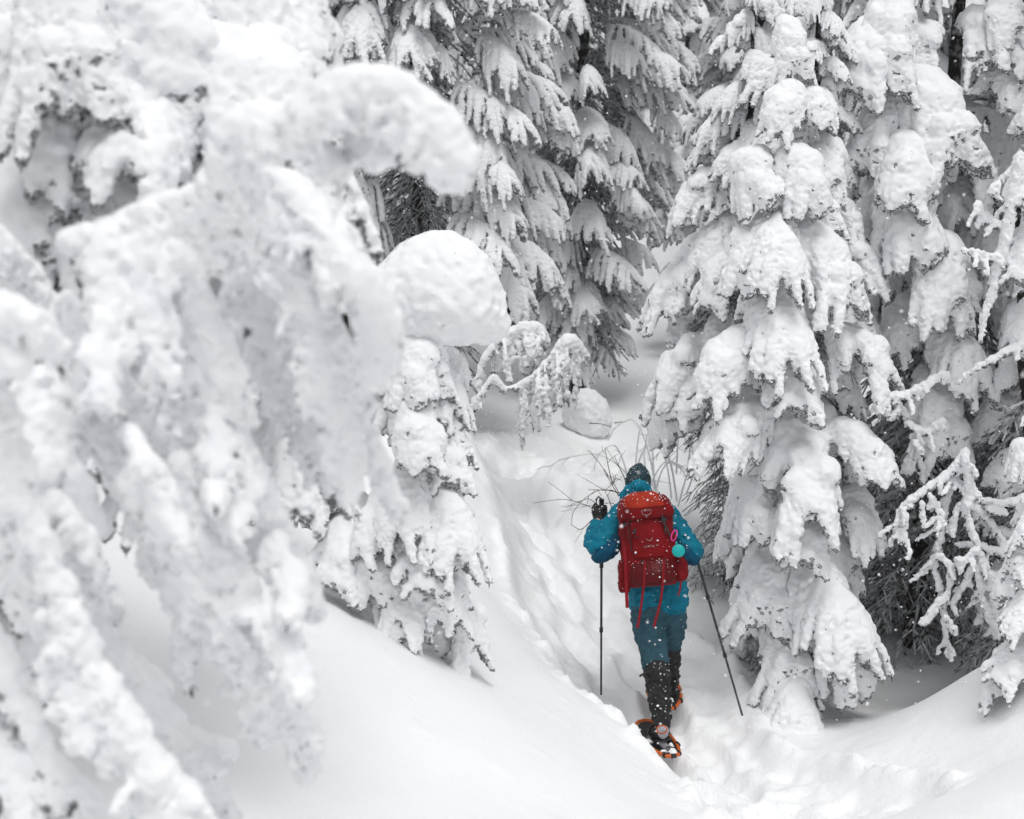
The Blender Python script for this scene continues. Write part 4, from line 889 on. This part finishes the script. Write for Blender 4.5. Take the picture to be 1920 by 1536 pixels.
antler(dead, [[(1925, 930, 9), (1880, 945, 9), (1850, 940, 8), (1825, 935, 6)], [(1826, 950, 8), (1860, 985, 8), (1890, 1030, 8), (1925, 1075, 8)], [(1925, 992, 9), (1890, 998, 9), (1850, 985, 8), (1835, 960, 6)], [(1850, 955, 9), (1884, 960, 9)], [(1925, 1045, 13), (1885, 1040, 12), (1840, 1026, 8), (1795, 1020, 7)],
             [(1925, 1090, 16), (1890, 1085, 14), (1860, 1075, 8)]], 8.45, 2)
antler(dead, [[(1752, 1044, 6), (1756, 1080, 6), (1766, 1115, 6), (1770, 1155, 6), (1775, 1200, 5), (1788, 1225, 4)], [(1752, 1044, 6), (1768, 1046, 6), (1783, 1068, 7), (1776, 1110, 6), (1765, 1130, 6)], [(1766, 1125, 7), (1745, 1150, 8), (1728, 1172, 6)], [(1772, 1155, 6), (1793, 1188, 7)], [(1830, 1045, 6), (1812, 1090, 7), (1785, 1132, 5)],
             [(1832, 1060, 7), (1840, 1110, 6), (1858, 1160, 6), (1866, 1200, 4)], [(1858, 1075, 7), (1866, 1140, 6), (1870, 1200, 4)], [(1850, 1090, 6), (1868, 1120, 5), (1882, 1148, 4)], [(1830, 1030, 9), (1810, 1050, 8), (1795, 1050, 6)]], 8.3, 3)
antler(dead, [[(1915, 290, 12), (1898, 370, 13), (1886, 440, 12), (1868, 520, 9), (1850, 580, 7), (1838, 640, 4)], [(1935, 400, 22), (1920, 470, 20), (1912, 540, 12)], [(1830, 378, 6), (1842, 402, 8), (1862, 418, 9), (1880, 425, 9)], [(1808, 470, 6), (1845, 478, 7), (1875, 480, 8)], [(1860, 360, 12), (1872, 345, 8)], [(1835, 690, 6), (1870, 668, 9), (1930, 640, 12)]], 8.3, 4)
antler(dead, [[(1648, 750, 7), (1662, 740, 8), (1700, 740, 8), (1745, 715, 9), (1775, 700, 9)], [(1670, 742, 7), (1690, 765, 6), (1700, 790, 5)], [(1680, 768, 6), (1665, 790, 5)], [(1700, 790, 6), (1735, 810, 8), (1765, 790, 10)], [(1712, 815, 6), (1722, 850, 5), (1732, 905, 4)], [(1716, 825, 6), (1735, 855, 5)]], 8.6, 5)
extra(dead, [(1925, 470, 8.3, -110, .7), (1935, 340, 8.4, -110, .7), (1925, 600, 8.4, -120, .6), (1915, 860, 8.2, -130, .5), (1915, 1080, 8.0, -110, .6)], HEAVY, 8)

# arching sapling and rounded mound where the bank meets the trail
arch = tag(empty('bent_sapling', (X(925, 11.3), 11.3, gz(X(925, 11.3), 11.3))), 'bent sapling arching over the left bank with snow combs hanging from its two humps', 'tree')
S1 = [[(925, 705, 8), (950, 728, 7), (985, 715, 7), (1015, 690, 7), (1045, 655, 9), (1068, 640, 16)], [(1050, 650, 12), (1068, 640, 21), (1085, 650, 12), (1100, 665, 6)], [(965, 728, 5), (990, 712, 5)], [(882, 775, 7), (890, 755, 8), (905, 735, 8), (925, 706, 8)]]
S2 = [[(890, 755, 7), (898, 710, 9), (908, 675, 11), (925, 652, 11)], [(925, 650, 12), (950, 628, 15), (980, 615, 17), (1010, 618, 16), (1022, 635, 10)]]
def combs(base, n, l0, l1, seed):
    """strings of frosted twigs hanging from a stem given in pixels"""
    r = np.random.default_rng(seed); P = smooth_poly([(p[0], p[1]) for p in base], 8); out = []
    for q in range(n):
        x, y = P[int((q + r.random()) / n * (len(P) - 1))]; L = r.uniform(l0, l1); dx = r.normal() * 6; w = r.uniform(3.2, 6.0); dy = r.normal() * .09
        out.append([(x, y, w * .8, dy * .3), (x + dx * .4, y + L * .35, w, dy), (x + dx + r.normal() * 3, y + L * .7, w * 1.15, dy), (x + dx * 1.3, y + L, w * .5, dy)])
    return out
drawn(arch, S1 + combs([(975, 718), (1010, 695), (1040, 665), (1068, 645), (1098, 665)], 26, 40, 125, 1), 11.2, vox=.010, k=.007, seed=21, fringe=.45, amp=(.001, .005), needle=.9, rs=1.1)
drawn(arch, S2 + combs([(925, 650), (955, 628), (990, 618), (1020, 635)], 20, 35, 85, 2), 11.4, vox=.010, k=.007, seed=22, fringe=.45, amp=(.001, .005), needle=.9, rs=1.1)
trunk(arch, at(885, 772, 11.25), at(905, 735, 11.25), .010, .010, 82)
mc = at(1108, 765, 14.2)
mound = tag(link('snow_mound', blob_mesh('mound', [(mc[0], mc[1], mc[2] - .02, .22), (mc[0] - .08, mc[1], mc[2] + .06, .18), (mc[0] + .04, mc[1] - .05, mc[2] - .15, .22), (mc[0] - .1, mc[1] + .1, mc[2] - .1, .24)], .015, .05, [M_SNOW], amp=(.001, .003), big=.006, seed=31)), 'round snow-capped boulder beside the bent sapling, left of the trail', 'boulder')

# bare birch twigs behind the raised glove, and snow-crusted shrub beyond
sh = tag(empty('bare_shrub', at(1185, 1010, 9.6)), 'thin bare dark twigs poking out behind the hiker\'s raised glove', 'shrub')
def twigs(tree, name, curves, Y, m, seed, rpx=1.0, forks=2):
    r = np.random.default_rng(seed)
    for c in curves:
        P = smooth_poly(np.array([at(x, y, Y + r.normal() * .01) for x, y in c]), 4); n = len(P); P[:, 1] += np.linspace(0, r.normal() * .18, n); cs = [(P, np.linspace(rpx * 1.3, rpx * .55, n) * pxm(Y))]
        for _ in range(forks):
            i = r.integers(n // 3, n - 1); d = P[min(i + 1, n - 1)] - P[i - 1]; d /= np.linalg.norm(d) + 1e-9; d = d + r.normal(size=3) * .5; L = r.uniform(.05, .16)
            Q = np.array([P[i], P[i] + d * L * .5 + r.normal(size=3) * .006, P[i] + d * L + r.normal(size=3) * .012]); cs.append((Q, np.linspace(rpx * .7, rpx * .4, 3) * pxm(Y)))
        o = link(name, tube_mesh(cs, 5, [m]), tree); o.location = [-q for q in tree.location]
twigs(sh, 'twig', [[(1185, 1010), (1140, 968), (1108, 952), (1060, 938), (1000, 945)], [(1185, 1000), (1130, 955), (1100, 935), (1075, 960), (1072, 985)], [(1185, 990), (1160, 930), (1135, 900), (1112, 877)], [(1160, 930), (1142, 895), (1130, 865)], [(1150, 915), (1142, 880), (1140, 862)], [(1175, 905), (1160, 875), (1153, 860)],
     [(1165, 925), (1130, 914), (1112, 915), (1092, 922)], [(1150, 920), (1120, 912), (1100, 905)], [(1150, 960), (1140, 930), (1130, 905)], [(1150, 905), (1153, 890), (1162, 885)], [(1110, 975), (1090, 1000), (1072, 998)], [(1180, 975), (1150, 945), (1120, 950)]], 9.3, M_TWIG, 5, .75)
wsh = tag(empty('snowy_shrub', at(1240, 960, 11.3)), 'low thin-stemmed shrub crusted white, just beyond the hiker\'s head beside the trail', 'shrub')
M_CRUST = mat('snow crust on twigs', (.80, .81, .83), .8, .1)
r_ = np.random.default_rng(3)
cv = []
for i in range(30):
    x0 = r_.uniform(1180, 1300); y0 = r_.uniform(880, 960); dx = r_.normal() * 45; h = r_.uniform(50, 130)
    cv.append([(x0, y0), (x0 + dx * .3, y0 - h * .6), (x0 + dx * .8, y0 - h), (x0 + dx * 1.5, y0 - h * .85), (x0 + dx * 1.8, y0 - h * .6)])
twigs(wsh, 'stem', cv[:16], 11.4, M_CRUST, 6, 1.4, 4)
tw1 = tag(empty('fallen_twig', at(1140, 795, 13.5)), 'short dark twig lying on the snow below the round boulder', 'twig')
twigs(tw1, 'stem', [[(1105, 794), (1125, 791), (1145, 793)], [(1152, 793), (1165, 797), (1178, 802)]], 13.6, M_TWIG, 7, .8, 0)

# ------------------------------------------------------------------ falling snow
r_ = np.random.default_rng(12)
N = 15000
Yf = 1.3 + (r_.random(N) ** .42) * 15
u = r_.uniform(-.48, .48, N); v = r_.uniform(-.36, .36, N); c_, s_ = math.cos(PITCH), math.sin(PITCH)
D = np.stack([u, c_ + v * s_, -s_ + v * c_], 1); Pf = CAM + D * (Yf / D[:, 1])[:, None]
Pf = Pf[Pf[:, 2] > ground_h(Pf[:, 0], Pf[:, 1], False) + .05]; n = len(Pf)
O = np.array([[1, 0, 0], [0, 1, 0], [-1, 0, 0], [0, -1, 0], [0, 0, 1], [0, 0, -1]], float); T = np.array([(0, 1, 4), (1, 2, 4), (2, 3, 4), (3, 0, 4), (1, 0, 5), (2, 1, 5), (3, 2, 5), (0, 3, 5)])
S_ = r_.uniform(.0020, .0052, n) * np.clip(Pf[:, 1] / 3, .45, 1.15); V = (Pf[:, None, :] + O[None] * S_[:, None, None] * r_.uniform(.6, 1.4, (n, 6, 1))).reshape(-1, 3)
Ff = (T[None] + 6 * np.arange(n)[:, None, None]).reshape(-1, 3)
fl = link('falling_snow', np_mesh('falling_snow', V, Ff, [M_FLAKE])); tag(fl, 'small white snowflakes drifting through the air over the whole scene', 'snowflakes', kind='stuff')

# ------------------------------------------------------------------ the air, thick with fine snow
if HAZE > 0:
    bm = bmesh.new(); bmesh.ops.create_cube(bm, size=1); me = bpy.data.meshes.new('haze'); bm.to_mesh(me); bm.free()
    zlo = float(GZ.min()) - 1; hz = link('haze', me); hz.location = (0, 31, (zlo + 34) / 2); hz.scale = (90, 88, 34 - zlo); tag(hz, kind='stuff')
    hm = bpy.data.materials.new('haze'); hm.use_nodes = True; nt = hm.node_tree; nt.nodes.clear(); pv = nt.nodes.new('ShaderNodeVolumePrincipled'); pv.inputs['Density'].default_value = HAZE; pv.inputs['Color'].default_value = (.9, .92, .95, 1); ou = nt.nodes.new('ShaderNodeOutputMaterial'); nt.links.new(pv.outputs[0], ou.inputs['Volume']); me.materials.append(hm)
